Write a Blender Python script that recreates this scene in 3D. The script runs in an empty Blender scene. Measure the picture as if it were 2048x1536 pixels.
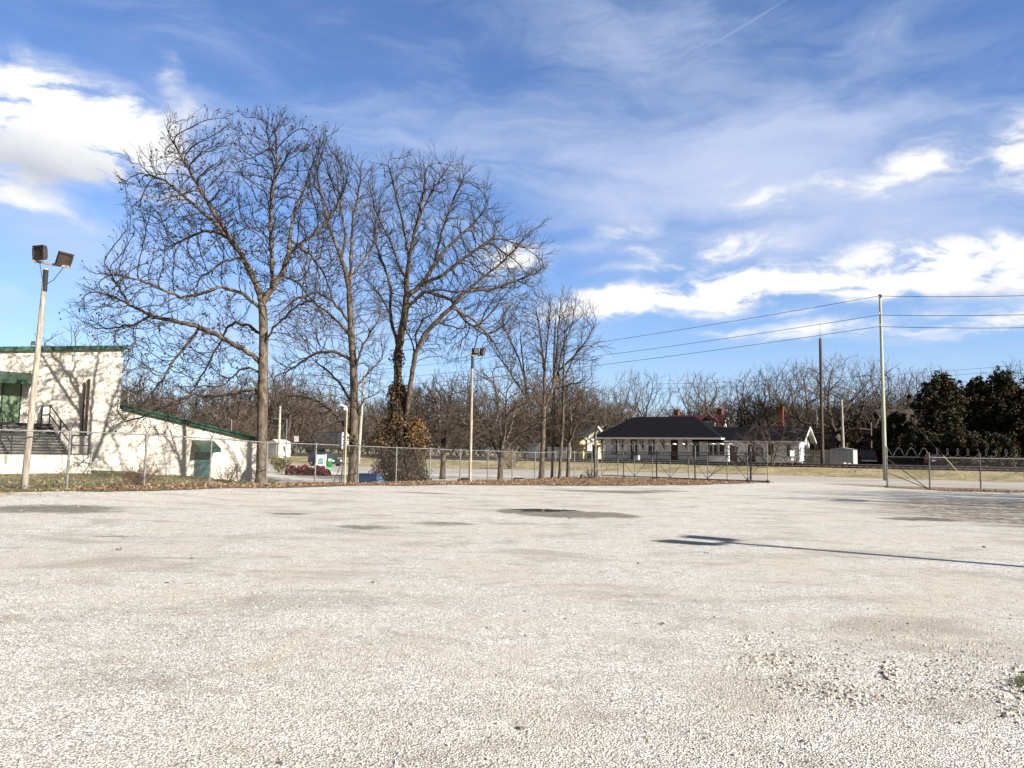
import bpy, math, random
import numpy as np
from mathutils import Matrix, Vector, Euler

random.seed(11); RNG = np.random.default_rng(7)
S = bpy.context.scene
COL = S.collection
rad = math.radians

# ------------------------------------------------------------------ camera
F_PX = 1500.0; W_PX, H_PX = 2048.0, 1536.0
CAM_Z = 1.65
PITCH = math.atan(137.0 / F_PX); ROLL = rad(0.9)
cam_d = bpy.data.cameras.new('camera'); cam = bpy.data.objects.new('camera', cam_d); COL.objects.link(cam)
cam_d.sensor_width = 36.0; cam_d.lens = 36.0 * F_PX / W_PX
cam_d.clip_start = 0.1; cam_d.clip_end = 9000
CAM_R = Matrix.Rotation(math.pi / 2 + PITCH, 3, 'X') @ Matrix.Rotation(ROLL, 3, 'Z')
cam.matrix_world = Matrix.Translation((0, 0, CAM_Z)) @ CAM_R.to_4x4()
S.camera = cam

# ------------------------------------------------------------------ exposure
S.view_settings.view_transform = 'Standard'
S.view_settings.look = 'None'
S.view_settings.exposure = 1.25
S.view_settings.gamma = 1.0

# ------------------------------------------------------------------ sun
SUN_EL = rad(29.0)
SUN_AZ = math.atan2(0.83, -0.557)          # measured from +Y towards +X: behind the camera, to the right
sun_dir = Vector((math.sin(SUN_AZ) * math.cos(SUN_EL), math.cos(SUN_AZ) * math.cos(SUN_EL), math.sin(SUN_EL)))
sd = bpy.data.lights.new('sun', 'SUN'); sun = bpy.data.objects.new('sun', sd); COL.objects.link(sun)
sd.energy = 5.0; sd.angle = rad(0.5); sd.color = (1.0, 0.945, 0.865)
sun.rotation_euler = (-sun_dir).to_track_quat('-Z', 'Y').to_euler()

# ------------------------------------------------------------------ picture measuring
def ray(px, py):
    d = CAM_R @ Vector(((px - W_PX / 2) / F_PX, -(py - H_PX / 2) / F_PX, -1.0))
    return d
def at(px, py, D):
    d = ray(px, py); k = D / d.y
    return Vector((d.x * k, D, CAM_Z + d.z * k))
def azel(px, py):
    d = ray(px, py).normalized()
    return math.atan2(d.x, d.y), math.asin(d.z)

# ------------------------------------------------------------------ node helper
class NT:
    def __init__(s, tree):
        s.t = tree; s.n = tree.nodes; s.l = tree.links
    def node(s, typ, **kw):
        n = s.n.new(typ)
        for k, v in kw.items(): setattr(n, k, v)
        return n
    def put(s, inp, v):
        if hasattr(v, 'is_output') or isinstance(v, bpy.types.NodeSocket): s.l.new(v, inp)
        else: inp.default_value = v
    def math(s, op, a, b=None, c=None, clamp=False):
        n = s.node('ShaderNodeMath', operation=op, use_clamp=clamp)
        s.put(n.inputs[0], a)
        if b is not None: s.put(n.inputs[1], b)
        if c is not None: s.put(n.inputs[2], c)
        return n.outputs[0]
    def mix(s, f, a, b, mode='MIX'):
        n = s.node('ShaderNodeMix', data_type='RGBA', blend_type=mode)
        s.put(n.inputs[0], f)
        for i, v in ((6, a), (7, b)):
            if isinstance(v, tuple) and len(v) == 3: v = v + (1,)
            s.put(n.inputs[i], v)
        return n.outputs[2]
    def noise(s, vec, scale, detail=4, rough=0.55, dist=0.0):
        n = s.node('ShaderNodeTexNoise')
        if vec is not None: s.put(n.inputs['Vector'], vec)
        n.inputs['Scale'].default_value = scale; n.inputs['Detail'].default_value = detail
        n.inputs['Roughness'].default_value = rough; n.inputs['Distortion'].default_value = dist
        return n
    def smooth(s, v, lo, hi, a=0.0, b=1.0):
        n = s.node('ShaderNodeMapRange', interpolation_type='SMOOTHSTEP')
        s.put(n.inputs[0], v)
        n.inputs[1].default_value = lo; n.inputs[2].default_value = hi
        n.inputs[3].default_value = a; n.inputs[4].default_value = b
        return n.outputs[0]
    def mapping(s, vec, loc=(0, 0, 0), rot=(0, 0, 0), scale=(1, 1, 1), typ='POINT'):
        n = s.node('ShaderNodeMapping', vector_type=typ)
        s.put(n.inputs[0], vec)
        n.inputs[1].default_value = loc; n.inputs[2].default_value = rot; n.inputs[3].default_value = scale
        return n.outputs[0]
    def blob(s, vec, loc, scale, rotz=0.0):
        m = s.mapping(vec, loc, (0, 0, rotz), scale, 'TEXTURE')
        g = s.node('ShaderNodeTexGradient', gradient_type='SPHERICAL')
        s.put(g.inputs[0], m)
        return g.outputs[1]

# ------------------------------------------------------------------ sky
world = bpy.data.worlds.new('World'); S.world = world; world.use_nodes = True
wt = NT(world.node_tree); wt.n.clear()
sky = wt.node('ShaderNodeTexSky', sky_type='NISHITA', sun_disc=False)
sky.sun_elevation = SUN_EL; sky.sun_rotation = SUN_AZ
sky.air_density = 1.0; sky.dust_density = 0.5; sky.ozone_density = 3.0
tc = wt.node('ShaderNodeTexCoord')
sep = wt.node('ShaderNodeSeparateXYZ'); wt.l.new(tc.outputs['Generated'], sep.inputs[0])
AZ = wt.math('ARCTAN2', sep.outputs[0], sep.outputs[1])
EL = wt.math('ARCSINE', sep.outputs[2])
cmb = wt.node('ShaderNodeCombineXYZ'); wt.l.new(AZ, cmb.inputs[0]); wt.l.new(EL, cmb.inputs[1])
P0 = cmb.outputs[0]
wn = wt.noise(P0, 7.0, 5, 0.55)
off = wt.node('ShaderNodeVectorMath', operation='SUBTRACT'); wt.l.new(wn.outputs['Color'], off.inputs[0]); off.inputs[1].default_value = (.5, .5, .5)
offs = wt.node('ShaderNodeVectorMath', operation='MULTIPLY'); wt.l.new(off.outputs[0], offs.inputs[0]); offs.inputs[1].default_value = (.10, .06, 0)
add = wt.node('ShaderNodeVectorMath', operation='ADD'); wt.l.new(P0, add.inputs[0]); wt.l.new(offs.outputs[0], add.inputs[1])
PW = add.outputs[0]
def sky_blob(px, py, rx, ry, rot=0, w=1.0, vec=None):
    a, e = azel(px, py)
    g = wt.blob(vec or PW, (a, e, 0), (rx / F_PX, ry / F_PX, 1), rad(rot))
    return wt.math('MULTIPLY', g, w)
def total(items):
    o = items[0]
    for i in items[1:]: o = wt.math('ADD', o, i)
    return o
puffy = total([sky_blob(*b) for b in [
    (130, 235, 215, 112, -14, 1.55), (30, 275, 140, 130, 0, 1.2), (265, 310, 190, 95, -18, 1.3), (390, 250, 190, 80, 8, .65),
    (55, 170, 80, 65, 0, .75), (325, 150, 50, 55, 0, .5), (120, 425, 130, 40, -10, .5), (20, 385, 90, 60, 0, .45), (15, 615, 60, 50, 0, .7),
    (1835, 342, 120, 55, 10, 1.35), (1690, 385, 120, 42, -12, .9), (2015, 310, 100, 85, 30, 1.0), (2045, 265, 70, 80, 0, .6),
    (1425, 488, 110, 46, -5, 1.25), (1510, 395, 120, 48, -18, .95), (1440, 330, 70, 40, 0, .6), (1540, 480, 95, 44, 0, .75),
    (1270, 465, 120, 52, 0, .7), (1310, 502, 100, 22, 0, .8), (1150, 495, 70, 20, 0, .45), (1250, 532, 150, 22, 3, .6), (1340, 536, 120, 20, 2, .65),
    (980, 510, 100, 60, 0, 1.1), (1060, 520, 65, 55, 0, .7), (800, 590, 120, 45, 0, .5), (560, 620, 140, 55, 0, .35), (320, 550, 60, 30, 0, .4), (1210, 712, 40, 14, 0, .6), (1600, 632, 70, 18, 0, .45),
    (1310, 595, 340, 56, 3, 1.45), (1650, 562, 450, 64, 5, 1.5), (1970, 546, 290, 72, 4, 1.5), (1150, 612, 160, 46, 0, 1.2), (1850, 490, 300, 40, 6, .55),
    (1950, 655, 250, 36, 3, 1.2), (1640, 662, 240, 26, 4, 1.0), (1450, 662, 110, 13, 3, .65)]])
fbm = wt.noise(wt.mapping(PW, (0, 0, 0), (0, 0, rad(5)), (1, 2.7, 1)), 10.0, 9, 0.62, .3)
dens = wt.math('MULTIPLY', puffy, wt.smooth(fbm.outputs[0], 0.28, 0.72, 0.12, 1.65))
cloudA = wt.smooth(dens, 0.04, 1.35)
# grey bases of the big cloud
shade = total([sky_blob(*b) for b in [(90, 345, 220, 60, -14, .72), (280, 365, 150, 50, -20, .4), (10, 625, 60, 45, 0, 1.2), (1870, 610, 200, 16, 3, .5)]])
# thin veil of high cloud
ci = wt.noise(wt.mapping(PW, (3, 0, 0), (0, 0, rad(-14)), (1.6, 6.5, 1)), 3.2, 7, 0.6, 0.6)
ci2 = wt.noise(wt.mapping(P0, (1, 4, 0), (0, 0, rad(12)), (1, 2.6, 1)), 2.6, 6, 0.6, 0.3)
veilN = wt.math('ADD', wt.math('MULTIPLY', ci.outputs[0], .55), wt.math('MULTIPLY', ci2.outputs[0], .45))
veilB = total([sky_blob(*b) for b in [(1150, 300, 600, 150, -4, .55), (1500, 360, 520, 170, 6, .62), (1250, 90, 520, 120, -20, .35), (1700, 150, 600, 200, 10, .25),
    (450, 230, 420, 150, 10, .3), (700, 420, 500, 200, 0, .22), (1800, 450, 420, 110, 6, .62), (600, 650, 700, 160, 0, .28), (150, 450, 300, 160, 0, .3)]])
veil = wt.math('MULTIPLY', wt.smooth(wt.math('ADD', veilN, wt.math('MULTIPLY', veilB, .55)), 0.45, 1.0), 0.84)
# condensation trail
a1, e1 = azel(1435, 82)
trail = wt.blob(P0, (a1, e1, 0), (215 / F_PX, 5.5 / F_PX, 1), math.atan2(135, 370) * 1.0)
trail = wt.math('MULTIPLY', wt.smooth(trail, 0.05, .75), 0.33)
a2, e2 = azel(840, 300)
trail2 = wt.math('MULTIPLY', wt.smooth(wt.blob(P0, (a2, e2, 0), (105 / F_PX, 6 / F_PX, 1), math.atan2(65, 170)), .05, .8), .2)
veil = wt.math('MAXIMUM', veil, wt.math('MAXIMUM', trail, trail2))
skyc = wt.mix(1.0, sky.outputs[0], (0.80, 0.92, 1.16), 'MULTIPLY')
skys = wt.mix(1.0, skyc, (0.068, 0.068, 0.068), 'MULTIPLY')
CL = 0.43
veilc = wt.mix(veil, skys, (CL * .62, CL * .71, CL * .93))
greyed = wt.mix(wt.math('MULTIPLY', shade, 1.0, clamp=True), (CL, CL, CL * 1.01), (CL * .42, CL * .46, CL * .57))
cl_in = wt.mix(wt.smooth(fbm.outputs[0], .3, .7), (CL * .72, CL * .78, CL * .92), greyed)
cl_in = wt.mix(wt.math('MULTIPLY', cloudA, cloudA), cl_in, greyed)
veilc = wt.mix(wt.smooth(EL, .24, -.02, 0, .42), veilc, (CL * .60, CL * .74, CL * .95))
outc = wt.mix(cloudA, veilc, cl_in)
# unseen sky behind the camera and overhead: greyed and dimmed to cut ambient light
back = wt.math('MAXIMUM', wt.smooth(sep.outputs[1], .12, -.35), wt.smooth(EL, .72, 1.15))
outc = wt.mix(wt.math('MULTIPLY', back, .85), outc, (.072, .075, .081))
# below the horizon: plain
outc = wt.mix(wt.smooth(EL, -.08, 0.0), (.16, .15, .13), outc)
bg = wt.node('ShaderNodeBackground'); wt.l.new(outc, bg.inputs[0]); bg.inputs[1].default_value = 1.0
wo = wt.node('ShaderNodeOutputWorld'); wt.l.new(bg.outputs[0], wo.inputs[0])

# ------------------------------------------------------------------ terrain height
E = np.array([0.8526, -0.5225]); N = np.array([0.5225, 0.8526])      # along / across the street and the railway
CTRL = np.array([
    (-14.3, 24.4, .28), (-12, 27.5, .24), (-8.5, 33, .10), (-5.5, 37.5, .02), (-1.3, 43.7, -.04), (4.4, 52, -.04),
    (-22, 37, .40), (-26, 36, .42), (-34, 33, .5), (-22.5, 43.3, .36), (-20.8, 45.4, -.18), (-19.45, 47, -.5), (-16.5, 50.3, -.62), (-19, 43, .1), (-16, 40, -.15), (-15, 45, -.45),
    (-14, 58, -.55), (-8, 52, -.4), (0, 60, -.2), (8, 62, -.02), (-11, 43, -.4), (-4, 48, -.3), (-30, 75, -.5), (-23, 92, -.35), (-40, 62, -.5), (-60, 90, -.4), (-45, 40, .5), (-40, 20, .5),
    (-5, 0, 0), (0, 10, 0), (10, 5, 0), (-8, 12, .02), (-12, 16, .12), (-15, 20, .24), (-20, 22, .3), (0, 25, 0), (0, 35, 0), (8, 35, 0), (8, 20, 0), (-6, 22, .04), (-7, 28, .06),
    (18, 30, 0), (18, 40, 0), (30, 30, 0), (30, 50, 0), (40, 60, 0), (20, 60, 0), (60, 50, 0), (14, 50, 0), (-10, 3, .05), (25, 10, 0), (-20, -10, .1), (20, -15, 0)])
def sstep(a, b, x):
    t = np.clip((x - a) / (b - a), 0, 1); return t * t * (3 - 2 * t)
def zf(x, y):
    x = np.asarray(x, float); y = np.asarray(y, float)
    d2 = (x[..., None] - CTRL[:, 0]) ** 2 + (y[..., None] - CTRL[:, 1]) ** 2
    w = 1.0 / (d2 + 5.0) ** 2
    z = (w * CTRL[:, 2]).sum(-1) / w.sum(-1)
    u = N[0] * x + N[1] * y
    z = z * (1 - sstep(66, 80, u))
    return z + .70 * sstep(69.5, 77.5, u) + .14 * sstep(88, 96, u)
def gz(x, y): return float(zf(np.array([x]), np.array([y]))[0])
def ground(px, py):
    D = 30.0
    for _ in range(60):
        d = ray(px, py); 
        X = d.x / d.y * D
        z = gz(X, D)
        Dn = (z - CAM_Z) * d.y / min(d.z, -1e-4)
        D = .5 * D + .5 * min(max(Dn, 1), 400)
    return Vector((d.x / d.y * D, D, gz(d.x / d.y * D, D)))
def onground(px, D, py=930):
    d = ray(px, py); X = d.x / d.y * D
    return Vector((X, D, gz(X, D)))

# ------------------------------------------------------------------ mesh builder
class MB:
    def __init__(s): s.v = []; s.f = []; s.m = []; s.n = 0
    def add(s, verts, faces, mi=0):
        verts = np.asarray(verts, float); s.v.append(verts)
        for f in faces: s.f.append([i + s.n for i in f]); s.m.append(mi)
        s.n += len(verts)
    def box(s, c, size, rz=0.0, mi=0, taper=1.0, R=None):
        hx, hy, hz = size[0] / 2, size[1] / 2, size[2] / 2
        v = [(x * hx * (taper if z > 0 else 1), y * hy * (taper if z > 0 else 1), z * hz) for z in (-1, 1) for y in (-1, 1) for x in (-1, 1)]
        M = R if R is not None else Matrix.Rotation(rz, 3, 'Z')
        v = [tuple(M @ Vector(p) + Vector(c)) for p in v]
        s.add(v, [(0, 2, 3, 1), (4, 5, 7, 6), (0, 1, 5, 4), (2, 6, 7, 3), (0, 4, 6, 2), (1, 3, 7, 5)], mi)
    def box2(s, a, b, mi=0):
        s.box([(a[i] + b[i]) / 2 for i in range(3)], [abs(b[i] - a[i]) for i in range(3)], 0, mi)
    def poly(s, pts, mi=0): s.add(pts, [list(range(len(pts)))], mi)
    def prism(s, poly, vec, mi=0):
        n = len(poly); v = [tuple(p) for p in poly] + [tuple(Vector(p) + Vector(vec)) for p in poly]
        fs = [list(range(n))[::-1], list(range(n, 2 * n))] + [(i, (i + 1) % n, n + (i + 1) % n, n + i) for i in range(n)]
        s.add(v, fs, mi)
    def tube(s, pts, radii, sides=6, mi=0, cap=True):
        pts = np.asarray(pts, float); n = len(pts)
        if np.isscalar(radii): radii = [radii] * n
        t = np.gradient(pts, axis=0); t /= np.linalg.norm(t, axis=1, keepdims=True) + 1e-9
        ref = np.array([1.0, 0.13, 0.07]) if abs(t[0][0]) < .8 else np.array([.05, 1.0, .1])
        a = np.cross(t, ref); a /= np.linalg.norm(a, axis=1, keepdims=True) + 1e-9
        b = np.cross(t, a)
        th = np.arange(sides) * 2 * math.pi / sides
        ring = np.cos(th)[None, :, None] * a[:, None, :] + np.sin(th)[None, :, None] * b[:, None, :]
        v = (pts[:, None, :] + ring * np.asarray(radii, float)[:, None, None]).reshape(-1, 3)
        fs = []
        for i in range(n - 1):
            o = i * sides
            for k in range(sides):
                k2 = (k + 1) % sides
                fs.append((o + k, o + k2, o + sides + k2, o + sides + k))
        if cap:
            fs.append(tuple(range(sides))[::-1]); fs.append(tuple(range((n - 1) * sides, n * sides)))
        s.add(v, fs, mi)
    def cyl(s, a, b, r0, r1=None, sides=10, mi=0): s.tube([a, b], [r0, r0 if r1 is None else r1], sides, mi)
    def ball(s, c, r, mi=0, seg=8, rings=5, sc=(1, 1, 1)):
        v = []; fs = []
        for i in range(rings + 1):
            ph = math.pi * i / rings
            for k in range(seg):
                th = 2 * math.pi * k / seg
                v.append((c[0] + r * sc[0] * math.sin(ph) * math.cos(th), c[1] + r * sc[1] * math.sin(ph) * math.sin(th), c[2] + r * sc[2] * math.cos(ph)))
        for i in range(rings):
            for k in range(seg):
                fs.append((i * seg + k, (i + 1) * seg + k, (i + 1) * seg + (k + 1) % seg, i * seg + (k + 1) % seg))
        s.add(v, fs, mi)
    def quads(s, V, mi=0):                      # V: (n,4,3) array
        n = len(V); s.v.append(V.reshape(-1, 3))
        idx = (np.arange(n * 4).reshape(n, 4) + s.n).tolist()
        s.f.extend(idx); s.m.extend([mi] * n if np.isscalar(mi) else list(mi)); s.n += n * 4
    def build(s, name, mats, parent=None, smooth=False, world=True):
        me = bpy.data.meshes.new(name)
        V = np.concatenate(s.v) if s.v else np.zeros((0, 3))
        if parent is not None and world and parent.type == 'EMPTY' and parent.get('_world', 0):
            V = V - np.array(parent.location)
        tot = np.array([len(f) for f in s.f], dtype=np.int32)
        loops = np.fromiter((i for f in s.f for i in f), dtype=np.int32, count=int(tot.sum()))
        me.vertices.add(len(V)); me.vertices.foreach_set('co', V.astype(np.float32).ravel())
        me.loops.add(len(loops)); me.loops.foreach_set('vertex_index', loops)
        me.polygons.add(len(tot))
        me.polygons.foreach_set('loop_start', np.concatenate([[0], np.cumsum(tot)[:-1]]).astype(np.int32))
        me.polygons.foreach_set('loop_total', tot)
        me.polygons.foreach_set('material_index', np.array(s.m, dtype=np.int32))
        me.polygons.foreach_set('use_smooth', np.full(len(tot), bool(smooth), dtype=bool))
        me.update(calc_edges=True); me.validate()
        if not isinstance(mats, (list, tuple)): mats = [mats]
        for m in mats: me.materials.append(m)
        o = bpy.data.objects.new(name, me); COL.objects.link(o)
        if parent is not None: o.parent = parent
        return o

def tag(o, label=None, cat=None, group=None, kind=None):
    if label: o['label'] = label
    if cat: o['category'] = cat
    if group: o['group'] = group
    if kind: o['kind'] = kind
    return o
def thing(name, label, cat, loc=(0, 0, 0), rz=0.0, group=None, local=False):
    o = bpy.data.objects.new(name, None); COL.objects.link(o)
    o.location = loc; o.rotation_euler = (0, 0, rz); o.empty_display_size = .3
    if not local: WORLD_EMPTIES.append(o); o['_world'] = 1
    return tag(o, label, cat, group)
WORLD_EMPTIES = []
def copy_tree(o, parent=None):
    c = o.copy(); COL.objects.link(c)
    if parent is not None: c.parent = parent
    for ch in list(o.children): copy_tree(ch, c)
    return c

# ------------------------------------------------------------------ materials
MATS = {}
def mat(name, col, col2=None, scale=6.0, rough=.75, metal=0.0, bump=0.0, bscale=None, spec=.3, detail=5, lo=.35, hi=.65, stretch=(1, 1, 1)):
    if name in MATS: return MATS[name]
    m = bpy.data.materials.new(name); m.use_nodes = True
    t = NT(m.node_tree); b = t.n['Principled BSDF']
    b.inputs['Roughness'].default_value = rough; b.inputs['Metallic'].default_value = metal
    b.inputs['Specular IOR Level'].default_value = spec
    tcn = t.node('ShaderNodeTexCoord'); vec = t.mapping(tcn.outputs['Object'], scale=stretch)
    col2 = col2 or tuple(c * .75 for c in col)
    n = t.noise(vec, scale, detail, .6)
    c = t.mix(t.smooth(n.outputs[0], lo, hi), col2, col)
    t.l.new(c, b.inputs['Base Color'])
    if bump:
        bn = t.node('ShaderNodeBump'); bn.inputs['Strength'].default_value = bump; bn.inputs['Distance'].default_value = .03
        n2 = t.noise(vec, bscale or scale * 4, 5, .65); t.l.new(n2.outputs[0], bn.inputs['Height'])
        t.l.new(bn.outputs[0], b.inputs['Normal'])
    MATS[name] = m
    return m
def glass(name, col=(.03, .035, .04), rough=.08):
    m = bpy.data.materials.new(name); m.use_nodes = True
    b = m.node_tree.nodes['Principled BSDF']; b.inputs['Base Color'].default_value = col + (1,)
    b.inputs['Roughness'].default_value = rough; b.inputs['Specular IOR Level'].default_value = .8
    t = NT(m.node_tree); tcn = t.node('ShaderNodeTexCoord'); n = t.noise(tcn.outputs['Object'], 3.0, 2)
    t.l.new(t.mix(n.outputs[0], col, tuple(c * 1.6 for c in col)), b.inputs['Base Color'])
    return m

BARK1 = mat('bark_sycamore', (.155, .122, .086), (.05, .039, .028), 7.0, .9, bump=.8, bscale=22, stretch=(1, 1, .45))
BARK2 = mat('bark_grey', (.135, .105, .074), (.045, .035, .026), 8.0, .9, bump=.8, bscale=26, stretch=(1, 1, .3))
BARKF = mat('bark_far', (.085, .066, .047), (.045, .035, .026), 3.0, .95)
TWIG1 = mat('twig_dark', (.045, .035, .028), (.022, .018, .016), 3.0, .9)
TWIG2 = mat('twig_brown', (.07, .052, .038), (.034, .026, .021), 3.0, .9)
TWIG3 = mat('twig_far', (.095, .073, .055), (.055, .043, .033), .7, .95)
TWIG4 = mat('twig_thicket', (.10, .073, .052), (.05, .038, .029), .5, .95)
SEED = mat('seed_ball', (.045, .032, .025), (.025, .02, .018), 9.0, .95)
STEEL = mat('galvanised_steel', (.24, .235, .225), (.13, .125, .115), 9.0, .6, .4)
STEELD = mat('weathered_steel', (.16, .15, .14), (.08, .07, .065), 9.0, .6, .4)
WIREM = mat('chain_link_wire', (.17, .165, .155), (.10, .10, .095), 5.0, .65, .3)
RAZOR = mat('razor_wire_steel', (.85, .86, .86), (.6, .6, .6), 8.0, .22, .9)
WOODP = mat('weathered_pole_wood', (.40, .355, .29), (.21, .175, .135), 5.0, .85, bump=.5, bscale=30, stretch=(3, 3, .35))
BRONZE = mat('bronze_paint', (.05, .038, .027), (.032, .025, .018), 6.0, .5)
BLACKM = mat('black_paint', (.018, .018, .018), (.010, .010, .010), 6.0, .5)
WHITEP = mat('white_paint', (.62, .60, .57), (.52, .50, .47), 3.0, .6)
CABLE = mat('cable_black', (.02, .02, .022), (.012, .012, .014), 5.0, .6)

# gravel -------------------------------------------------------------
def gravel_material():
    m = bpy.data.materials.new('white_gravel'); m.use_nodes = True
    t = NT(m.node_tree); b = t.n['Principled BSDF']; b.inputs['Roughness'].default_value = .92
    b.inputs['Specular IOR Level'].default_value = .15
    tcn = t.node('ShaderNodeTexCoord'); P = tcn.outputs['Object']
    vo = t.node('ShaderNodeTexVoronoi', feature='F1'); t.put(vo.inputs['Vector'], P); vo.inputs['Scale'].default_value = 78
    vo.inputs['Randomness'].default_value = 1.0
    vo2 = t.node('ShaderNodeTexVoronoi', feature='F1'); t.put(vo2.inputs['Vector'], P); vo2.inputs['Scale'].default_value = 30
    v2 = t.node('ShaderNodeSeparateColor'); t.l.new(vo2.outputs['Color'], v2.inputs[0])
    chip = t.math('MULTIPLY', t.math('GREATER_THAN', v2.outputs[0], .82), t.smooth(vo2.outputs['Distance'], .55, .35))
    vsep = t.node('ShaderNodeSeparateColor'); t.l.new(vo.outputs['Color'], vsep.inputs[0])
    big = t.noise(P, .30, 6, .65, .5); mid = t.noise(t.mapping(P, scale=(1, .7, 1)), .9, 6, .65); fine = t.noise(P, 95, 4, .7)
    mid2 = t.noise(P, 4.5, 5, .7)
    grey = t.mix(t.smooth(vsep.outputs[0], 0, 1), (.29, .282, .258), (.90, .885, .84))
    grey = t.mix(t.smooth(vsep.outputs[1], .86, .95), grey, (.36, .28, .21))
    grey = t.mix(t.smooth(vsep.outputs[2], .80, .95), grey, (.84, .83, .775))
    grey = t.mix(chip, grey, t.mix(v2.outputs[1], (.40, .385, .35), (.82, .80, .76)))
    tan = t.mix(fine.outputs[0], (.44, .40, .325), (.71, .665, .565))
    dirt = t.smooth(t.math('ADD', t.math('MULTIPLY', big.outputs[0], .5), t.math('MULTIPLY', mid.outputs[0], .5)), .44, .60, 0, .9)
    # compacted tan wheel tracks in the far half of the lot
    yy = t.node('ShaderNodeSeparateXYZ'); t.l.new(P, yy.inputs[0])
    bands = t.noise(t.mapping(P, (2, 0, 0), (0, 0, rad(-8)), (.09, .55, 1)), 1.0, 5, .6, .5)
    dirt = t.math('MAXIMUM', dirt, t.smooth(bands.outputs[0], .52, .68, 0, .55))
    c = t.mix(dirt, grey, tan)
    c = t.mix(t.smooth(mid2.outputs[0], .28, .55, .45, 0), c, (.30, .265, .205))
    blot = t.noise(t.mapping(P, (5, 3, 0), (0, 0, rad(12)), (.8, 1.5, 1)), .55, 6, .7, .6)
    c = t.mix(t.smooth(blot.outputs[0], .47, .66, 0, .58), c, (.30, .27, .22))
    gap = t.math('MULTIPLY', t.smooth(vo.outputs['Distance'], .38, .72), t.math('SUBTRACT', 1.0, chip))
    c = t.mix(t.math('MULTIPLY', gap, .62), c, (.13, .118, .10))
    # damp patches and ruts: stains of their own shape
    wn_ = t.noise(P, 1.3, 5, .65)
    o1 = t.node('ShaderNodeVectorMath', operation='SUBTRACT'); t.l.new(wn_.outputs['Color'], o1.inputs[0]); o1.inputs[1].default_value = (.5, .5, .5)
    o2 = t.node('ShaderNodeVectorMath', operation='SCALE'); t.l.new(o1.outputs[0], o2.inputs[0]); o2.inputs['Scale'].default_value = 1.6
    o3 = t.node('ShaderNodeVectorMath', operation='ADD'); t.l.new(P, o3.inputs[0]); t.l.new(o2.outputs[0], o3.inputs[1])
    wet = None
    for (px, py, rx, ry, w) in [(105, 1021, 2.4, 1.1, 1.5), (1150, 1031, 2.4, 1.0, 1.9), (1075, 1024, 1.5, .9, 2.0), (730, 1057, 1.4, .45, 1.1), (880, 1050, 1.4, .5, 1.0), (1240, 985, 2.6, 1.2, 1.5), (1330, 983, 1.6, .8, 1.2),
                                (580, 1030, .9, .35, 1.0), (740, 1033, .9, .25, .8), (1840, 1040, 1.5, .5, 1.5), (860, 988, 2.8, .6, .9), (250, 1075, 1.2, .25, .8), (1130, 982, 2, .8, .8), (360, 1180, .35, .06, .7),
                                (1560, 1080, .25, 2.6, .3), (320, 1045, 2.0, .18, .7), (100, 1062, 2.2, .15, .6), (560, 985, 2.5, .5, .7), (1800, 1014, .35, 1.2, .5), (1795, 1040, .6, .5, .5), (1710, 1064, .8, .45, .5), (1620, 1084, .6, .4, .5), (1562, 1115, .3, .8, .38), (1540, 1175, .28, .9, .36), (1505, 1250, .3, .7, .30)]:
        g = ground(px, py); bl = t.math('MULTIPLY', t.blob(o3.outputs[0], (g.x, g.y, g.z), (rx, ry * 1.5, 60)), w)
        wet = bl if wet is None else t.math('ADD', wet, bl)
    wet = t.smooth(t.math('ADD', wet, t.math('MULTIPLY', t.math('SUBTRACT', mid2.outputs[0], .5), .7)), .28, .8)
    c = t.mix(t.math('MULTIPLY', wet, t.smooth(mid2.outputs[0], .2, .7, .55, 1.0)), c, t.mix(1.0, c, (.30, .285, .255), 'MULTIPLY'))
    # weedy edge at the far right
    gx = ground(2010, 1040); weeds = t.math('MULTIPLY', t.blob(o3.outputs[0], (gx.x + 4, gx.y + 1, 0), (8.5, 13, 60)), 1.9)
    c = t.mix(t.math('MULTIPLY', t.smooth(weeds, .35, .9), t.smooth(mid2.outputs[0], .42, .58)), c, (.19, .145, .085))
    t.l.new(c, b.inputs['Base Color'])
    bn = t.node('ShaderNodeBump'); bn.inputs['Strength'].default_value = 1.0; bn.inputs['Distance'].default_value = .010
    h = t.math('ADD', t.math('MULTIPLY', vo.outputs['Distance'], -1.0), t.math('MULTIPLY', mid2.outputs[0], .9))
    h = t.math('ADD', h, t.math('MULTIPLY', fine.outputs[0], .35)); h = t.math('ADD', h, t.math('MULTIPLY', chip, .5))
    t.l.new(h, bn.inputs['Height']); t.l.new(bn.outputs[0], b.inputs['Normal'])
    return m
def grass_material(name, dry, green, brown, gs=.5):
    m = bpy.data.materials.new(name); m.use_nodes = True
    t = NT(m.node_tree); b = t.n['Principled BSDF']; b.inputs['Roughness'].default_value = .95; b.inputs['Specular IOR Level'].default_value = .1
    tcn = t.node('ShaderNodeTexCoord'); P = tcn.outputs['Object']
    a = t.noise(P, gs, 6, .65, .3); f = t.noise(P, 14, 6, .75); g = t.noise(P, 2.7, 5, .7)
    c = t.mix(t.smooth(a.outputs[0], .38, .62), green, dry)
    c = t.mix(t.smooth(g.outputs[0], .52, .72), c, brown)
    c = t.mix(t.smooth(f.outputs[0], .3, .7, .55, 0), c, tuple(x * .35 for x in brown))
    t.l.new(c, b.inputs['Base Color'])
    bn = t.node('ShaderNodeBump'); bn.inputs['Strength'].default_value = 1.0; bn.inputs['Distance'].default_value = .08
    t.l.new(f.outputs[0], bn.inputs['Height']); t.l.new(bn.outputs[0], b.inputs['Normal'])
    return m
GRAVEL = gravel_material()
GRASS = grass_material('dry_winter_grass', (.44, .36, .22), (.25, .22, .105), (.38, .30, .19), .35)
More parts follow.
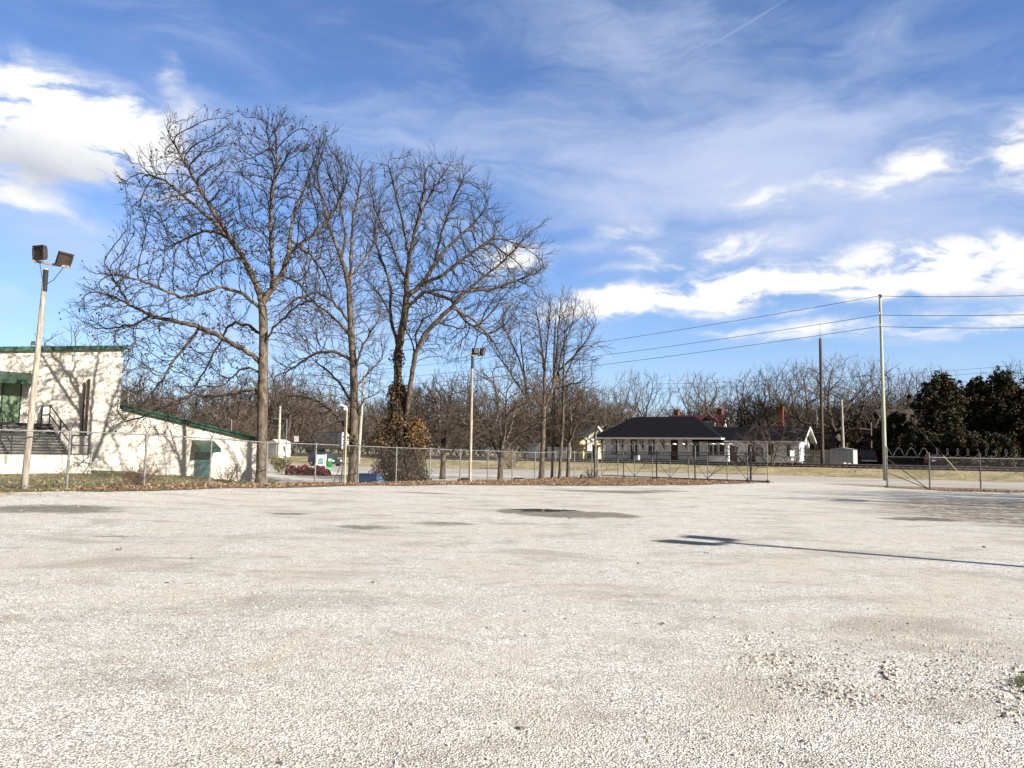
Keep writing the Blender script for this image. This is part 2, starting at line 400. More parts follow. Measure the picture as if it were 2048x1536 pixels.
GRASS2 = grass_material('mown_grass', (.215, .175, .085), (.125, .12, .045), (.22, .165, .09), .6)
LITTER = grass_material('leaf_litter_soil', (.22, .145, .085), (.15, .10, .06), (.30, .215, .14), 1.2)
ASPH = mat('weathered_asphalt', (.39, .355, .305), (.28, .255, .22), .35, .9, bump=.4, bscale=40, stretch=(.5, 1, 1))
CONC = mat('pale_concrete', (.50, .455, .385), (.38, .345, .29), .8, .9, bump=.3, bscale=30)
BALLAST = mat('dark_ballast', (.15, .125, .105), (.035, .03, .026), 9.0, .95, bump=1.0, bscale=25, detail=8)

# ------------------------------------------------------------------ ground sheets
def sheet(name, rows, mats, kind, label, cat, dz=0.0, mi=0):
    """rows: list of lists of (x,y); z from the terrain + dz"""
    A = np.array(rows, float); n, k = A.shape[:2]
    Z = zf(A[..., 0], A[..., 1]) + dz
    V = np.concatenate([A, Z[..., None]], -1).reshape(-1, 3)
    mb = MB(); fs = []
    for i in range(n - 1):
        for j in range(k - 1):
            o = i * k + j; fs.append((o, o + 1, o + k + 1, o + k))
    # orient up
    a, b_, c_ = V[fs[0][0]], V[fs[0][1]], V[fs[0][2]]
    if np.cross(b_ - a, c_ - a)[2] < 0: fs = [f[::-1] for f in fs]
    mb.add(V, fs, mi)
    o = mb.build(name, mats, None, smooth=True)
    return tag(o, label, cat, kind=kind)

sl = [-3000, -1600, -800, -450, -280, -190, -140] + list(np.arange(-110, 111, 1.25)) + [140, 190, 280, 450, 800, 1600, 3000]
ul = [-800, -300, -120, -60] + list(np.arange(-30, 111, 1.25)) + [125, 150, 200, 300, 500, 900, 1600, 3000, 5000]
rows = [[(s_ * E[0] + u_ * N[0], s_ * E[1] + u_ * N[1]) for s_ in sl] for u_ in ul]
sheet('ground', rows, GRASS, 'structure', 'dry winter grass ground stretching to the horizon', 'ground')

def lerp_pts(pts, x):
    return float(np.interp(x, [p[0] for p in pts], [p[1] for p in pts]))
# near boundary of the fence strip (far edge of the gravel lot)
EDGE = [(-30, 1.5)] + [(p.x, p.y) for p in (ground(*q) for q in [(0, 988), (300, 984), (600, 976), (900, 971), (1200, 973), (1400, 971), (1535, 966)])] + \
       [(17.0, 48.9)]
g1 = ground(1775, 977); g2 = ground(1900, 984); g3 = ground(2046, 986)
EDGE += [(19.3, 47.4), (g1.x - .05, g1.y + .6), (g1.x + .3, g1.y), (g2.x, g2.y), (g3.x, g3.y), (36, g3.y - 2), (50, g3.y - 6)]
xs = list(np.arange(-30, 45.01, .6))
def wob(x, a=.35): return a * (math.sin(x * 1.7) * .5 + math.sin(x * 4.3 + 1) * .3 + math.sin(x * 9.1 + 2) * .25)
rows = []
for x in xs:
    e = lerp_pts(EDGE, x) + wob(x)
    y0 = -14.0
    rows.append([(x, y0 + (e - y0) * k / 60) for k in range(61)])
sheet('gravel_lot', rows, GRAVEL, 'structure', 'broad white crushed stone parking lot with damp patches', 'gravel lot', .03)
# street and car park asphalt
rows = [[(s_ * E[0] + u_ * N[0], s_ * E[1] + u_ * N[1]) for s_ in np.arange(-150, 111, 2.0)] for u_ in np.linspace(50.6, 68.4, 12)]
sheet('street', rows, ASPH, 'structure', 'grey worn asphalt street between lot and railway', 'street', .02)
PARK = [(-44, 57), (-19, 55.5), (-16, 53), (-14.2, 44.5), (-12.0, 40.5), (-8, 40.3), (-4.5, 43.0), (0, 48.8), (4, 53.2), (9, 54.5)]
rows = []
for x in np.arange(-44, 9.01, 1.0):
    y0 = lerp_pts(PARK, x); y1 = (50.6 - N[0] * x) / N[1] - .002
    rows.append([(x, y0 + (y1 - y0) * k / 20) for k in range(21)])
sheet('car_park', rows, CONC, 'structure', 'pale concrete car park behind the fence', 'car park', .02)
# mown bank on the left
rows = []
BANK0 = [(-30, 2.5)] + [(p[0], p[1] + .5) for p in EDGE[1:4]]
for x in np.arange(-34, -8.9, .8):
    y0 = lerp_pts(BANK0, x) if x > -30 else 2.0
    y1 = lerp_pts([(-34, 55), (-22, 50), (-16.5, 52), (-14.3, 44.0), (-12.2, 40.2), (-9, 39.8)], x)
    y0 = min(y0, y1 - .5)
    rows.append([(x, y0 + (y1 - y0) * k / 30) for k in range(31)])
sheet('grass_bank', rows, GRASS2, 'structure', 'olive grass bank below the white brick building', 'grass bank', .012)
# leaf strip along the fence
FK = [(-14.3 + 1.44 * k, 24.4 + 2.15 * k) for k in range(-4, 15)]
FENCE_L = [(p[0], p[1]) for p in FK]
rows = []
for x in np.arange(-13.2, 16.7, .5):
    y0 = lerp_pts(EDGE, x) + wob(x) - .12
    y1 = lerp_pts([(-14, 25.6), (-12, 28.6), (-8.5, 34.8), (-1.3, 45.2), (4.4, 53.6), (6.3, 54.6), (9, 54), (15.5, 48.5), (17, 49.2)], x) + .8 * wob(x + 3)
    y1 = max(y1, y0 + .35)
    rows.append([(x, y0 + (y1 - y0) * k / 8) for k in range(9)])
sheet('leaf_strip', rows, LITTER, 'structure', 'brown strip of soil and fallen leaves along the fence', 'leaf strip', .045)
rows = []
for x in np.arange(g1.x + .15, 40, .8):
    y0 = lerp_pts(EDGE, x) + wob(x) - .1
    rows.append([(x, y0 + (1.6 + .5 * wob(x * 1.3 + 5)) * k / 4) for k in range(5)])
sheet('leaf_strip', rows, LITTER, 'structure', 'brown leaf strip under the right hand fence', 'leaf strip', .045)
# railway ballast
rows = [[(s_ * E[0] + u_ * N[0], s_ * E[1] + u_ * N[1]) for s_ in np.arange(-260, 131, 2.0)] for u_ in np.linspace(77.0, 87.6, 11)]
sheet('ballast_bed', rows, BALLAST, 'structure', 'dark stone ballast bed of the railway', 'ballast', .10)
def su(s_, u_, dz=0.0):
    x = s_ * E[0] + u_ * N[0]; y = s_ * E[1] + u_ * N[1]
    return (x, y, gz(x, y) + dz)
RZ_E = math.atan2(E[1], E[0])

# puddle
pc = ground(1085, 1023)
mb = MB(); ring = []
for k in range(40):
    a = 2 * math.pi * k / 40; r = 1 + .18 * math.sin(3 * a + 1) + .14 * math.sin(5 * a) + .08 * math.sin(9 * a + 2)
    ring.append((pc.x + .78 * r * math.cos(a), pc.y + .50 * r * math.sin(a), pc.z + .036))
mb.poly(ring)
WATER = bpy.data.materials.new('puddle_water'); WATER.use_nodes = True
_t = NT(WATER.node_tree); _b = _t.n['Principled BSDF']; _b.inputs['Base Color'].default_value = (.05, .045, .035, 1); _b.inputs['Roughness'].default_value = .02; _b.inputs['IOR'].default_value = 1.33
_tc = _t.node('ShaderNodeTexCoord'); _n = _t.noise(_tc.outputs['Object'], 6, 3); _bn = _t.node('ShaderNodeBump'); _bn.inputs['Strength'].default_value = .02
_t.l.new(_n.outputs[0], _bn.inputs['Height']); _t.l.new(_bn.outputs[0], _b.inputs['Normal'])
tag(mb.build('puddle', WATER), 'shallow rain puddle in the middle of the gravel', 'puddle', kind='structure')

# ------------------------------------------------------------------ trees
def colonize(seed_pos, seed_par, attr, step, infl, kill, iters=90, bias=(0, 0, .10), jit=.18, rng=RNG, maxkids=3, mom=1.1):
    pos = [np.array(p, float) for p in seed_pos]; par = list(seed_par)
    P = np.array(pos); kids = np.zeros(len(pos) + 60000, int)
    for p in par:
        if p >= 0: kids[p] += 1
    attr = attr.copy(); alive = np.ones(len(attr), bool)
    d = np.full(len(attr), 1e9); ni = np.zeros(len(attr), int)
    def upd(start):
        nonlocal d, ni
        Q = np.array(pos[start:]); al = np.nonzero(alive)[0]
        if not len(al): return
        A_ = attr[al].astype(np.float32); a2_ = (A_ * A_).sum(1)
        for c in range(0, len(Q), 600):
            q = Q[c:c + 600].astype(np.float32)
            dd = a2_[:, None] + (q * q).sum(1)[None] - 2 * A_ @ q.T
            j = dd.argmin(1); m = np.sqrt(np.maximum(dd[np.arange(len(al)), j], 0))
            b = m < d[al]; d[al[b]] = m[b]; ni[al[b]] = j[b] + start + c
    upd(0); alive &= d > kill
    bias = np.array(bias)
    for it in range(iters):
        act = alive & (d < infl)
        if not act.any(): break
        idx = np.nonzero(act)[0]
        PA = np.array(pos)
        v = attr[idx] - PA[ni[idx]]; v /= np.linalg.norm(v, axis=1, keepdims=True) + 1e-9
        u, inv = np.unique(ni[idx], return_inverse=True)
        acc = np.zeros((len(u), 3)); np.add.at(acc, inv, v)
        acc /= np.linalg.norm(acc, axis=1, keepdims=True) + 1e-9
        pp = np.array(par)[u]; pd = PA[u] - PA[np.maximum(pp, 0)]; pd /= np.linalg.norm(pd, axis=1, keepdims=True) + 1e-9
        acc = acc + bias + mom * pd + rng.normal(0, jit, acc.shape)
        acc /= np.linalg.norm(acc, axis=1, keepdims=True) + 1e-9
        start = len(pos)
        for k, nidx in enumerate(u):
            if kids[nidx] >= maxkids: continue
            pos.append(PA[nidx] + acc[k] * step); par.append(int(nidx)); kids[nidx] += 1
        if len(pos) == start: break
        upd(start); alive &= d > kill
        # nodes that are full lose their attractors
        full = kids[ni] >= maxkids; alive &= ~full | (d > kill * 3)
    return np.array(pos), np.array(par)

def add_twigs(pos, par, rng, L=.35, prob=.7, per=2, up=.25, fine=14):
    """twigs that fan outwards from every thin branch, each with a few side twigs"""
    n = len(pos); kids = np.bincount(par[par >= 0], minlength=n); tips = (kids == 0).astype(float)
    for i in range(n - 1, -1, -1):
        if par[i] >= 0: tips[par[i]] += tips[i]
    cen = pos.mean(0); ext = np.linalg.norm(pos - cen, axis=1).max()
    newp = []; newpar = []
    def unit(v): return v / (math.sqrt(float(v @ v)) + 1e-9)
    for i in range(n):
        if par[i] < 0 or tips[i] > fine: continue
        end = kids[i] == 0
        for _ in range(per + (1 if end else 0)):
            if not end and rng.random() > prob: continue
            d = unit(pos[i] - pos[par[i]]); out = unit(pos[i] - cen + np.array([0, 0, .25 * ext]))
            side = rng.normal(0, 1, 3); side = unit(side - d * float(side @ d))
            v = unit(d * (1.0 if end else .75) + side * (.25 if end else .75) + out * .45 + np.array([0, 0, up]))
            l = L * rng.uniform(.55, 1.35) * (1.2 if end else 1.0); m = 3; cur = i; p = pos[i]
            for k in range(m):
                v = unit(v + rng.normal(0, .16, 3)); p = p + v * l / m
                newp.append(p); newpar.append(cur); cur = n + len(newp) - 1
                if k < 2 and rng.random() < .55:
                    sd_ = rng.normal(0, 1, 3); w = unit(v * .8 + unit(sd_ - v * float(sd_ @ v)) * .7 + np.array([0, 0, up * .6])); q = p + w * l * rng.uniform(.3, .6)
                    newp.append(q); newpar.append(cur)
    if newp:
        pos = np.concatenate([pos, np.array(newp)]); par = np.concatenate([par, np.array(newpar)])
    return pos, par

def radii_of(pos, par, tip, rtrunk, expo=None, sub=1.0):
    n = len(pos); kids = np.bincount(par[par >= 0], minlength=n)
    tips = (kids == 0).astype(float)
    order = np.argsort(-np.arange(n))
    # parents always come before children in the arrays
    for i in order:
        if par[i] >= 0: tips[par[i]] += tips[i]
    root = tips.max(); e = math.log(root) / math.log(rtrunk / tip)
    return tip * tips ** (1 / e)

def tree_tubes(pos, par, r, mbT, mbC, thr, sides=(9, 6, 4, 3), rmax=None):
    n = len(pos); ch = [[] for _ in range(n)]
    for i in range(n):
        if par[i] >= 0: ch[par[i]].append(i)
    stack = [(i, None) for i in range(n) if par[i] < 0]
    while stack:
        s0, p0 = stack.pop()
        chain = [s0] if p0 is None else [p0, s0]
        cur = s0
        while ch[cur]:
            c = sorted(ch[cur], key=lambda k: -r[k])
            for k in c[1:]: stack.append((k, cur))
            cur = c[0]; chain.append(cur)
        rr = r[chain].copy()
        if p0 is not None: rr[0] = rr[1]
        if len(chain) < 2: continue
        pts = pos[chain]
        # split where it becomes thin
        k = int((rr >= thr).sum())
        if k >= 2:
            kk = min(k + 1, len(chain))
            mbT.tube(pts[:kk], rr[:kk], sides[0] if rr[0] > .12 else sides[1], cap=False)
            if kk < len(chain): pts, rr = pts[kk - 1:], rr[kk - 1:]
            else: continue
        big = rr[0] > .03
        mbC.tube(pts, rr, sides[2] if big else sides[3], cap=False)

def poly_mask(poly, pts):
    x, y = pts[:, 0], pts[:, 1]; ins = np.zeros(len(pts), bool); n = len(poly)
    for i in range(n):
        x1, y1 = poly[i]; x2, y2 = poly[(i + 1) % n]
        c = ((y1 > y) != (y2 > y)) & (x < (x2 - x1) * (y - y1) / (y2 - y1 + 1e-9) + x1)
        ins ^= c
    return ins

def traced_tree(D, limbs, envs, natt, step, depth=.8, seed=1, kill=None, bias=(0, 0, .08), jit=.2, limb_dz=1.0, hollow=.25):
    """limbs: polylines measured on the photograph at the trunk's distance; each gets its own swing in depth"""
    rng = np.random.default_rng(seed)
    pos = []; par = []
    for li, L in enumerate(limbs):
        pts = [np.array(at(px, py, D)) for px, py in L]
        total_l = sum(np.linalg.norm(pts[i + 1] - pts[i]) for i in range(len(pts) - 1))
        if li == 0: base_i = -1; dz = 0; prev = None
        else:
            # attach to nearest existing node in the picture plane
            A = np.array(pos); j = int(np.argmin(np.linalg.norm(A[:, [0, 2]] - pts[0][[0, 2]], axis=1)))
            base_i = j; y_off = pos[j][1] - pts[0][1]
            dz = rng.uniform(-1, 1) * limb_dz * .42 * total_l
            pts[0] = pos[j].copy()
        run = 0.0; prev = base_i; last = pts[0]
        if li == 0: pos.append(pts[0]); par.append(-1); prev = 0
        for i in range(len(pts) - 1):
            a, b = pts[i].copy(), pts[i + 1].copy(); seg = np.linalg.norm(np.array(at(*L[i + 1], D)) - np.array(at(*L[i], D)))
            m = max(1, int(round(seg / step)))
            for k in range(1, m + 1):
                f = k / m; raw0 = np.array(at(*L[i], D)); raw1 = np.array(at(*L[i + 1], D))
                q = raw0 + (raw1 - raw0) * f
                if li > 0 and i == 0: q = pts[0] * (1 - f) + raw1 * f; q[1] = raw1[1]
                rr = (run + seg * f) / max(total_l, 1e-6)
                if li > 0: q = q + np.array([0, y_off + dz * rr, 0])
                if li > 0: q = q + rng.normal(0, .02, 3)
                pos.append(q); par.append(prev); prev = len(pos) - 1
            run += seg
    A = []
    for env, frac in envs:
        env = np.array(env, float); lo = env.min(0); hi = env.max(0)
        need = int(natt * frac); got = []
        while sum(len(g) for g in got) < need:
            p = rng.uniform(lo, hi, (need * 2, 2)); p = p[poly_mask(env, p)]; got.append(p)
        p = np.concatenate(got)[:need]
        # half width of the crown at that height
        for q in p:
            ys = []
            n = len(env)
            for i in range(n):
                x1, y1 = env[i]; x2, y2 = env[(i + 1) % n]
                if (y1 > q[1]) != (y2 > q[1]): ys.append(x1 + (q[1] - y1) * (x2 - x1) / (y2 - y1))
            l, h = (min(ys), max(ys)) if len(ys) > 1 else (lo[0], hi[0])
            hw = (h - l) / 2; f = (q[0] - (l + h) / 2) / max(hw, 1)
            dep = math.sqrt(max(0, 1 - f * f)) * hw / F_PX * D * depth * rng.uniform(-1, 1)
            P = np.array(at(q[0], q[1], D)); P[1] += dep
            A.append(P)
    A = np.array(A)
    return colonize(pos, par, A, step, 6.0, kill or step * 1.15, 110, bias, jit, rng)

def finish_tree(name, label, cat, pos, par, tip, rtrunk, matT, matC, thr=.045, twig=.35, tw_prob=.6, per=1, seed=3, group=None, balls=0, ball_r=.045, base=None, flare=1.35):
    rng = np.random.default_rng(seed)
    pos, par = add_twigs(pos, par, rng, twig, tw_prob, per)
    # order so that parents precede children is kept by construction
    r = radii_of(pos, par, tip, rtrunk)
    z0 = pos[0][2]
    hgt = pos[:, 2] - z0
    r = np.where((hgt < .9) & (r > rtrunk * .5), r * (1 + (flare - 1) * (1 - np.clip(hgt / .9, 0, 1)) ** 2), r)
    pos = pos.copy(); pos[0][2] -= .12
    t = thing(name, label, cat, tuple(pos[0]), group=group)
    a, c = MB(), MB(); tree_tubes(pos, par, r, a, c, thr)
    mats = [matC]
    if balls:
        kids = np.bincount(par[par >= 0], minlength=len(pos)); tips = np.nonzero(kids == 0)[0]
        pick = rng.choice(tips, min(balls, len(tips)), replace=False)
        for i in pick: c.ball(pos[i] - np.array([0, 0, .03]), ball_r * rng.uniform(.7, 1.25), 1, 5, 3)
        mats.append(SEED)
    a.build('trunk', matT, t, smooth=True); c.build('crown', mats, t, smooth=False)
    return t

# --- the big seed-ball tree on the left
T1 = [[(522, 968), (523, 900), (525, 820), (526, 740), (527, 680), (526, 630), (524, 605)],
      [(524, 605), (508, 565), (490, 530), (470, 497), (440, 465), (410, 447), (380, 445), (340, 458), (300, 475)],
      [(470, 497), (445, 455), (425, 420), (410, 385), (390, 345), (370, 305), (365, 285)],
      [(440, 465), (405, 425), (370, 395), (330, 360), (290, 350)],
      [(524, 605), (545, 570), (562, 535), (568, 500), (570, 460), (571, 420), (585, 375), (600, 330), (605, 290)],
      [(540, 575), (541, 520), (537, 470), (537, 420), (540, 370), (548, 320), (545, 270)],
      [(568, 500), (600, 470), (640, 435), (665, 390), (680, 340)], [(562, 540), (590, 560), (620, 600), (640, 640)],
      [(522, 735), (505, 710), (470, 690), (430, 668), (390, 652), (340, 640), (300, 630), (260, 610), (225, 592), (195, 584)],
      [(300, 630), (265, 648), (230, 650), (200, 654), (170, 648)], [(260, 610), (240, 580), (220, 550), (205, 525)],
      [(518, 622), (490, 590), (455, 578), (420, 592), (380, 605), (345, 588), (310, 575), (270, 568)],
      [(520, 672), (495, 650), (460, 640), (438, 650), (425, 672), (400, 700), (370, 740), (335, 780)],
      [(521, 792), (505, 778), (480, 783), (440, 790), (400, 792), (375, 785), (350, 775)], [(375, 787), (350, 800), (320, 812), (280, 832), (235, 845)],
      [(400, 656), (375, 690), (350, 720), (330, 760), (300, 800)], [(525, 695), (550, 660), (580, 640), (610, 620), (650, 612)],
      [(526, 745), (500, 735), (480, 740), (455, 765)], [(485, 520), (470, 510), (440, 520), (400, 555), (380, 590)], [(575, 470), (610, 500), (640, 540), (655, 590)]]
E1 = [([(250, 370), (275, 330), (335, 330), (345, 275), (375, 262), (420, 285), (470, 290), (500, 262), (525, 235), (565, 243), (600, 265), (660, 265), (692, 305), (702, 355), (690, 430), (680, 520), (660, 600), (640, 660), (600, 700), (560, 700), (530, 640), (500, 600), (470, 570), (430, 540), (340, 545), (275, 525), (255, 450)], .66),
      ([(170, 585), (210, 535), (260, 520), (330, 545), (420, 560), (500, 600), (518, 690), (510, 800), (450, 850), (400, 850), (340, 850), (280, 875), (215, 855), (235, 800), (270, 740), (225, 690), (155, 645)], .34)]
p, q = traced_tree(33.5, T1, E1, 4200, .20, .72, seed=5, jit=.16, bias=(0, 0, .12), kill=.5)
finish_tree('seed_ball_tree', 'tall bare tree dotted with dark seed balls beside the low green roof', 'tree', p, q, .0064, .225, BARK1, TWIG1, thr=.05, twig=.58, tw_prob=.5, per=2, seed=8, balls=1300, ball_r=.04)

# --- the straight tree in the middle
T2 = [[(705, 966), (706, 900), (708, 840), (708, 780), (707, 730), (703, 680), (700, 630), (698, 580), (690, 540), (680, 510), (668, 480), (658, 450)],
      [(698, 590), (700, 540), (702, 490), (706, 430), (715, 390), (720, 345)], [(703, 650), (670, 605), (640, 590), (600, 605), (565, 640)],
      [(700, 670), (660, 630), (620, 600), (590, 590)], [(706, 725), (670, 702), (630, 705), (590, 730), (550, 750)], [(707, 745), (725, 700), (745, 670), (765, 640)],
      [(708, 810), (680, 770), (650, 740), (615, 715)], [(708, 840), (730, 800), (765, 785)], [(658, 450), (642, 400), (628, 350), (622, 310)], [(698, 560), (725, 510), (745, 470), (755, 420)],
      [(708, 870), (670, 830), (630, 800), (590, 790)], [(685, 520), (690, 470), (680, 420), (672, 370)], [(708, 780), (735, 740), (760, 715)]]
E2 = [([(600, 310), (640, 275), (680, 330), (720, 325), (750, 345), (752, 430), (742, 520), (765, 580), (778, 650), (772, 720), (755, 785), (720, 810), (690, 850), (650, 880), (590, 870), (550, 800), (550, 720), (580, 640), (600, 560), (610, 450)], 1.0)]
p, q = traced_tree(38.5, T2, E2, 3000, .22, .75, seed=6, jit=.14, kill=.5, bias=(0, 0, .16))
finish_tree('bare_tree', 'straight trunked bare tree beside the blue bin', 'tree', p, q, .0062, .23, BARK2, TWIG2, thr=.05, twig=.70, tw_prob=.46, per=2, seed=9)

# --- the spreading tree with two stems
T3 = [[(797, 962), (795, 900), (794, 840), (795, 780), (796, 735), (797, 700)],
      [(797, 700), (790, 670), (782, 640), (778, 610), (780, 580), (770, 540), (755, 505), (742, 460)], [(778, 625), (760, 590), (745, 572), (725, 555)],
      [(797, 700), (805, 660), (812, 630), (815, 590), (816, 560), (822, 520), (835, 470), (850, 430), (870, 395), (895, 360)],
      [(815, 570), (800, 530), (785, 490), (770, 460), (757, 430), (748, 390)], [(820, 530), (815, 480), (805, 430), (795, 390), (785, 345)],
      [(818, 600), (845, 570), (870, 530), (890, 500), (920, 470), (950, 440), (975, 405)], [(845, 572), (890, 552), (930, 520), (985, 485)],
      [(816, 625), (835, 600), (850, 588), (880, 583), (915, 590)], [(835, 470), (845, 420), (850, 380), (855, 340)], [(872, 530), (885, 470), (905, 420), (930, 370)],
      [(799, 920), (812, 850), (824, 780), (832, 745), (838, 715), (855, 680), (880, 655), (910, 630), (940, 600), (975, 575), (1010, 550), (1040, 520), (1070, 495)],
      [(838, 715), (830, 690), (815, 660)], [(842, 705), (840, 680), (855, 650), (885, 640)], [(940, 600), (980, 602), (1020, 590), (1065, 575)], [(910, 630), (950, 650), (980, 680), (1005, 720)],
      [(880, 655), (920, 668), (950, 665)], [(860, 600), (900, 600), (930, 640), (960, 660)]]
E3 = [([(745, 350), (800, 328), (860, 340), (910, 325), (950, 345), (985, 380), (1002, 440), (1030, 490), (1060, 472), (1097, 500), (1092, 560), (1072, 600), (1045, 640), (1005, 690), (950, 715), (900, 725), (865, 715), (830, 685), (790, 675), (750, 640), (732, 580), (722, 480), (728, 400)], 1.0)]
p, q = traced_tree(42.5, T3, E3, 3600, .24, .75, seed=7, jit=.16, kill=.55, bias=(0, 0, .14))
finish_tree('bare_tree', 'broad bare tree with two stems rising from an ivy tangle', 'tree', p, q, .0072, .25, BARK2, TWIG1, thr=.055, twig=.72, tw_prob=.46, per=2, seed=10)

# --- four slim trees by the gate
T4 = [[(1083, 957), (1085, 900), (1087, 850), (1088, 800), (1089, 750), (1085, 700), (1078, 650), (1070, 610)], [(1084, 862), (1065, 830), (1055, 790), (1050, 750), (1045, 700), (1040, 650)],
      [(1055, 795), (1030, 760), (1010, 730), (985, 695)], [(1088, 815), (1105, 780), (1118, 740), (1125, 700), (1140, 660), (1155, 615)], [(1118, 740), (1150, 710), (1175, 680), (1190, 645)],
      [(1089, 750), (1092, 700), (1098, 650), (1100, 610)], [(1052, 760), (1040, 720), (1020, 670), (1005, 640)], [(1108, 775), (1112, 720), (1115, 660), (1120, 610)], [(1105, 780), (1140, 770), (1170, 765)]]
E4 = [([(985, 650), (1030, 608), (1080, 597), (1130, 597), (1165, 612), (1192, 648), (1196, 700), (1182, 760), (1150, 800), (1110, 815), (1060, 815), (1020, 780), (985, 720)], 1.0)]
p, q = traced_tree(50.0, T4, E4, 1100, .30, .8, seed=17, jit=.1, bias=(0, 0, .25), kill=.7)
finish_tree('bare_tree', 'vase shaped bare tree, thickest trunk of the four beside the gate', 'tree', p, q, .0075, .175, BARK2, TWIG2, thr=.05, twig=.9, tw_prob=.5, per=2, seed=11, group='slim bare trees by the gate')
for limbs, env, D, n, lab, rt, sd_ in [
    ([[(1104, 957), (1106, 880), (1108, 800), (1108, 720), (1110, 660), (1112, 625)]], [(1085, 640), (1112, 605), (1138, 640), (1140, 720), (1130, 800), (1108, 830), (1090, 780)], 50.6, 220, 'thinnest bare tree, second trunk from the left beside the rolling gate', .09, 18),
    ([[(1119, 958), (1122, 900), (1126, 850), (1127, 780), (1128, 700), (1130, 650)], [(1127, 832), (1145, 805), (1172, 788)], [(1127, 760), (1145, 720), (1160, 690)]], [(1112, 650), (1140, 615), (1175, 660), (1192, 730), (1190, 800), (1150, 840), (1125, 850), (1108, 760)], 50.2, 340, 'bare tree with a right fork, third trunk from the left beside the gate', .10, 19),
    ([[(1136, 955), (1137, 915), (1138, 888)], [(1138, 890), (1120, 868), (1112, 840)], [(1138, 889), (1152, 850), (1180, 818)], [(1138, 889), (1142, 845), (1140, 800)]], [(1108, 800), (1140, 775), (1185, 785), (1205, 820), (1190, 870), (1150, 895), (1115, 885)], 51.5, 340, 'short stubby bare tree, the one nearest the gate end pole', .125, 20)]:
    p, q = traced_tree(D, limbs, [(env, 1.0)], n, .30, .8, seed=sd_, jit=.12, bias=(0, 0, .2), kill=.7)
    finish_tree('bare_tree', lab, 'tree', p, q, .0072, rt, BARK2, TWIG2, thr=.05, twig=.85, tw_prob=.7, per=1, seed=sd_, group='slim bare trees by the gate')

# --- low bushy trees in the car park
T5 = [[(1000, 963), (1001, 930), (1003, 905)], [(1003, 905), (985, 870), (960, 830), (940, 790)], [(1003, 905), (1000, 850), (995, 800), (985, 750)], [(1003, 905), (1012, 850), (1012, 790)], [(1003, 907), (1020, 860), (1032, 810), (1048, 770)], [(1001, 920), (985, 885), (950, 860), (910, 835)], [(1003, 908), (1040, 870), (1075, 840)]]
p, q = traced_tree(46.0, T5, [([(885, 800), (930, 755), (970, 738), (1010, 728), (1055, 748), (1095, 790), (1105, 850), (1060, 895), (960, 905), (900, 875)], 1.0)], 1300, .24, .9, seed=21, jit=.15, bias=(0, 0, .15), kill=.5)
finish_tree('bushy_tree', 'low many stemmed bare tree with a stump scar on its short trunk behind the fence', 'tree', p, q, .0078, .155, BARK2, TWIG4, thr=.045, twig=.75, tw_prob=.8, per=1, seed=12, group='low trees in the car park')
T6 = [[(885, 955), (886, 930), (887, 905)], [(887, 905), (860, 880), (835, 845)], [(887, 905), (880, 860), (868, 800)], [(887, 905), (903, 865), (932, 825)], [(887, 905), (892, 850), (900, 790)], [(887, 908), (920, 890), (950, 870)]]
p, q = traced_tree(52.0, T6, [([(818, 800), (845, 765), (880, 750), (925, 760), (958, 790), (972, 850), (955, 895), (890, 910), (830, 900), (812, 850)], 1.0)], 1700, .25, .95, seed=22, jit=.2, bias=(0, 0, .05), kill=.5)
finish_tree('bushy_tree', 'dense brown dome shaped bare tree behind the middle floodlight pole', 'tree', p, q, .0088, .18, BARK2, TWIG4, thr=.045, twig=.7, tw_prob=.85, per=1, seed=13, group='low trees in the car park')

# --- prototypes for trees further away
def dome_tree(name, label, seed, H=12.0, W=5.0, natt=650, fork=.35, tip=.011, rt=.24, matC=TWIG3, vase=.0, oak=False, twig=.6, group=None):
    rng = np.random.default_rng(seed)
    pos = [np.array([0, 0, 0.])]; par = [-1]; step = H / 34
    top = H * fork
    while pos[-1][2] < top: pos.append(pos[-1] + np.array([rng.normal(0, .05), rng.normal(0, .05), step])); par.append(len(pos) - 2)
    bi = len(pos) - 1
    nl = 6 if oak else 4
    for k in range(nl):
        a = 2 * math.pi * (k + rng.random() * .6) / nl; cur = bi - int(rng.integers(0, 3)); el = rng.uniform(.15, .6) if oak else rng.uniform(.7, 1.2)
        L = W * (.75 if oak else .5)
        d = np.array([math.cos(a) * math.cos(el), math.sin(a) * math.cos(el), math.sin(el)]); n = int(L / step)
        for i in range(n):
            d = d + rng.normal(0, .16, 3) + np.array([0, 0, .03]); d /= np.linalg.norm(d)
            pos.append(pos[cur] + d * step); par.append(cur); cur = len(pos) - 1
    A = []
    while len(A) < natt:
        p = rng.uniform(-1, 1, 3)
        if np.linalg.norm(p) > 1: continue
        z = H * (fork * .85 + (1 - fork * .85) * (p[2] * .5 + .5))
        w = W * (1 if p[2] > -.2 else 1 - vase * (-.2 - p[2]))
        q = np.array([p[0] * w, p[1] * w, z]) 
        q[:2] *= 1 + .15 * math.sin(3 * math.atan2(p[1], p[0]) + seed)
        A.append(q)
    P, Q = colonize(pos, par, np.array(A), step, H, step * 2.2, 70, (0, 0, .1), .18, rng)
    P, Q = add_twigs(P, Q, rng, twig * 1.7, .6, 1)
    r = radii_of(P, Q, tip, rt)
    P[0][2] -= .3
    t = thing(name, label, 'tree', (0, 0, 0), group=group, local=True)
    a, c = MB(), MB(); tree_tubes(P, Q, r, a, c, .07, (7, 5, 3, 3))
    a.build('trunk', BARKF, t, smooth=True); c.build('crown', matC, t)
    return t, H, W
BG = 'bare trees beyond the railway'
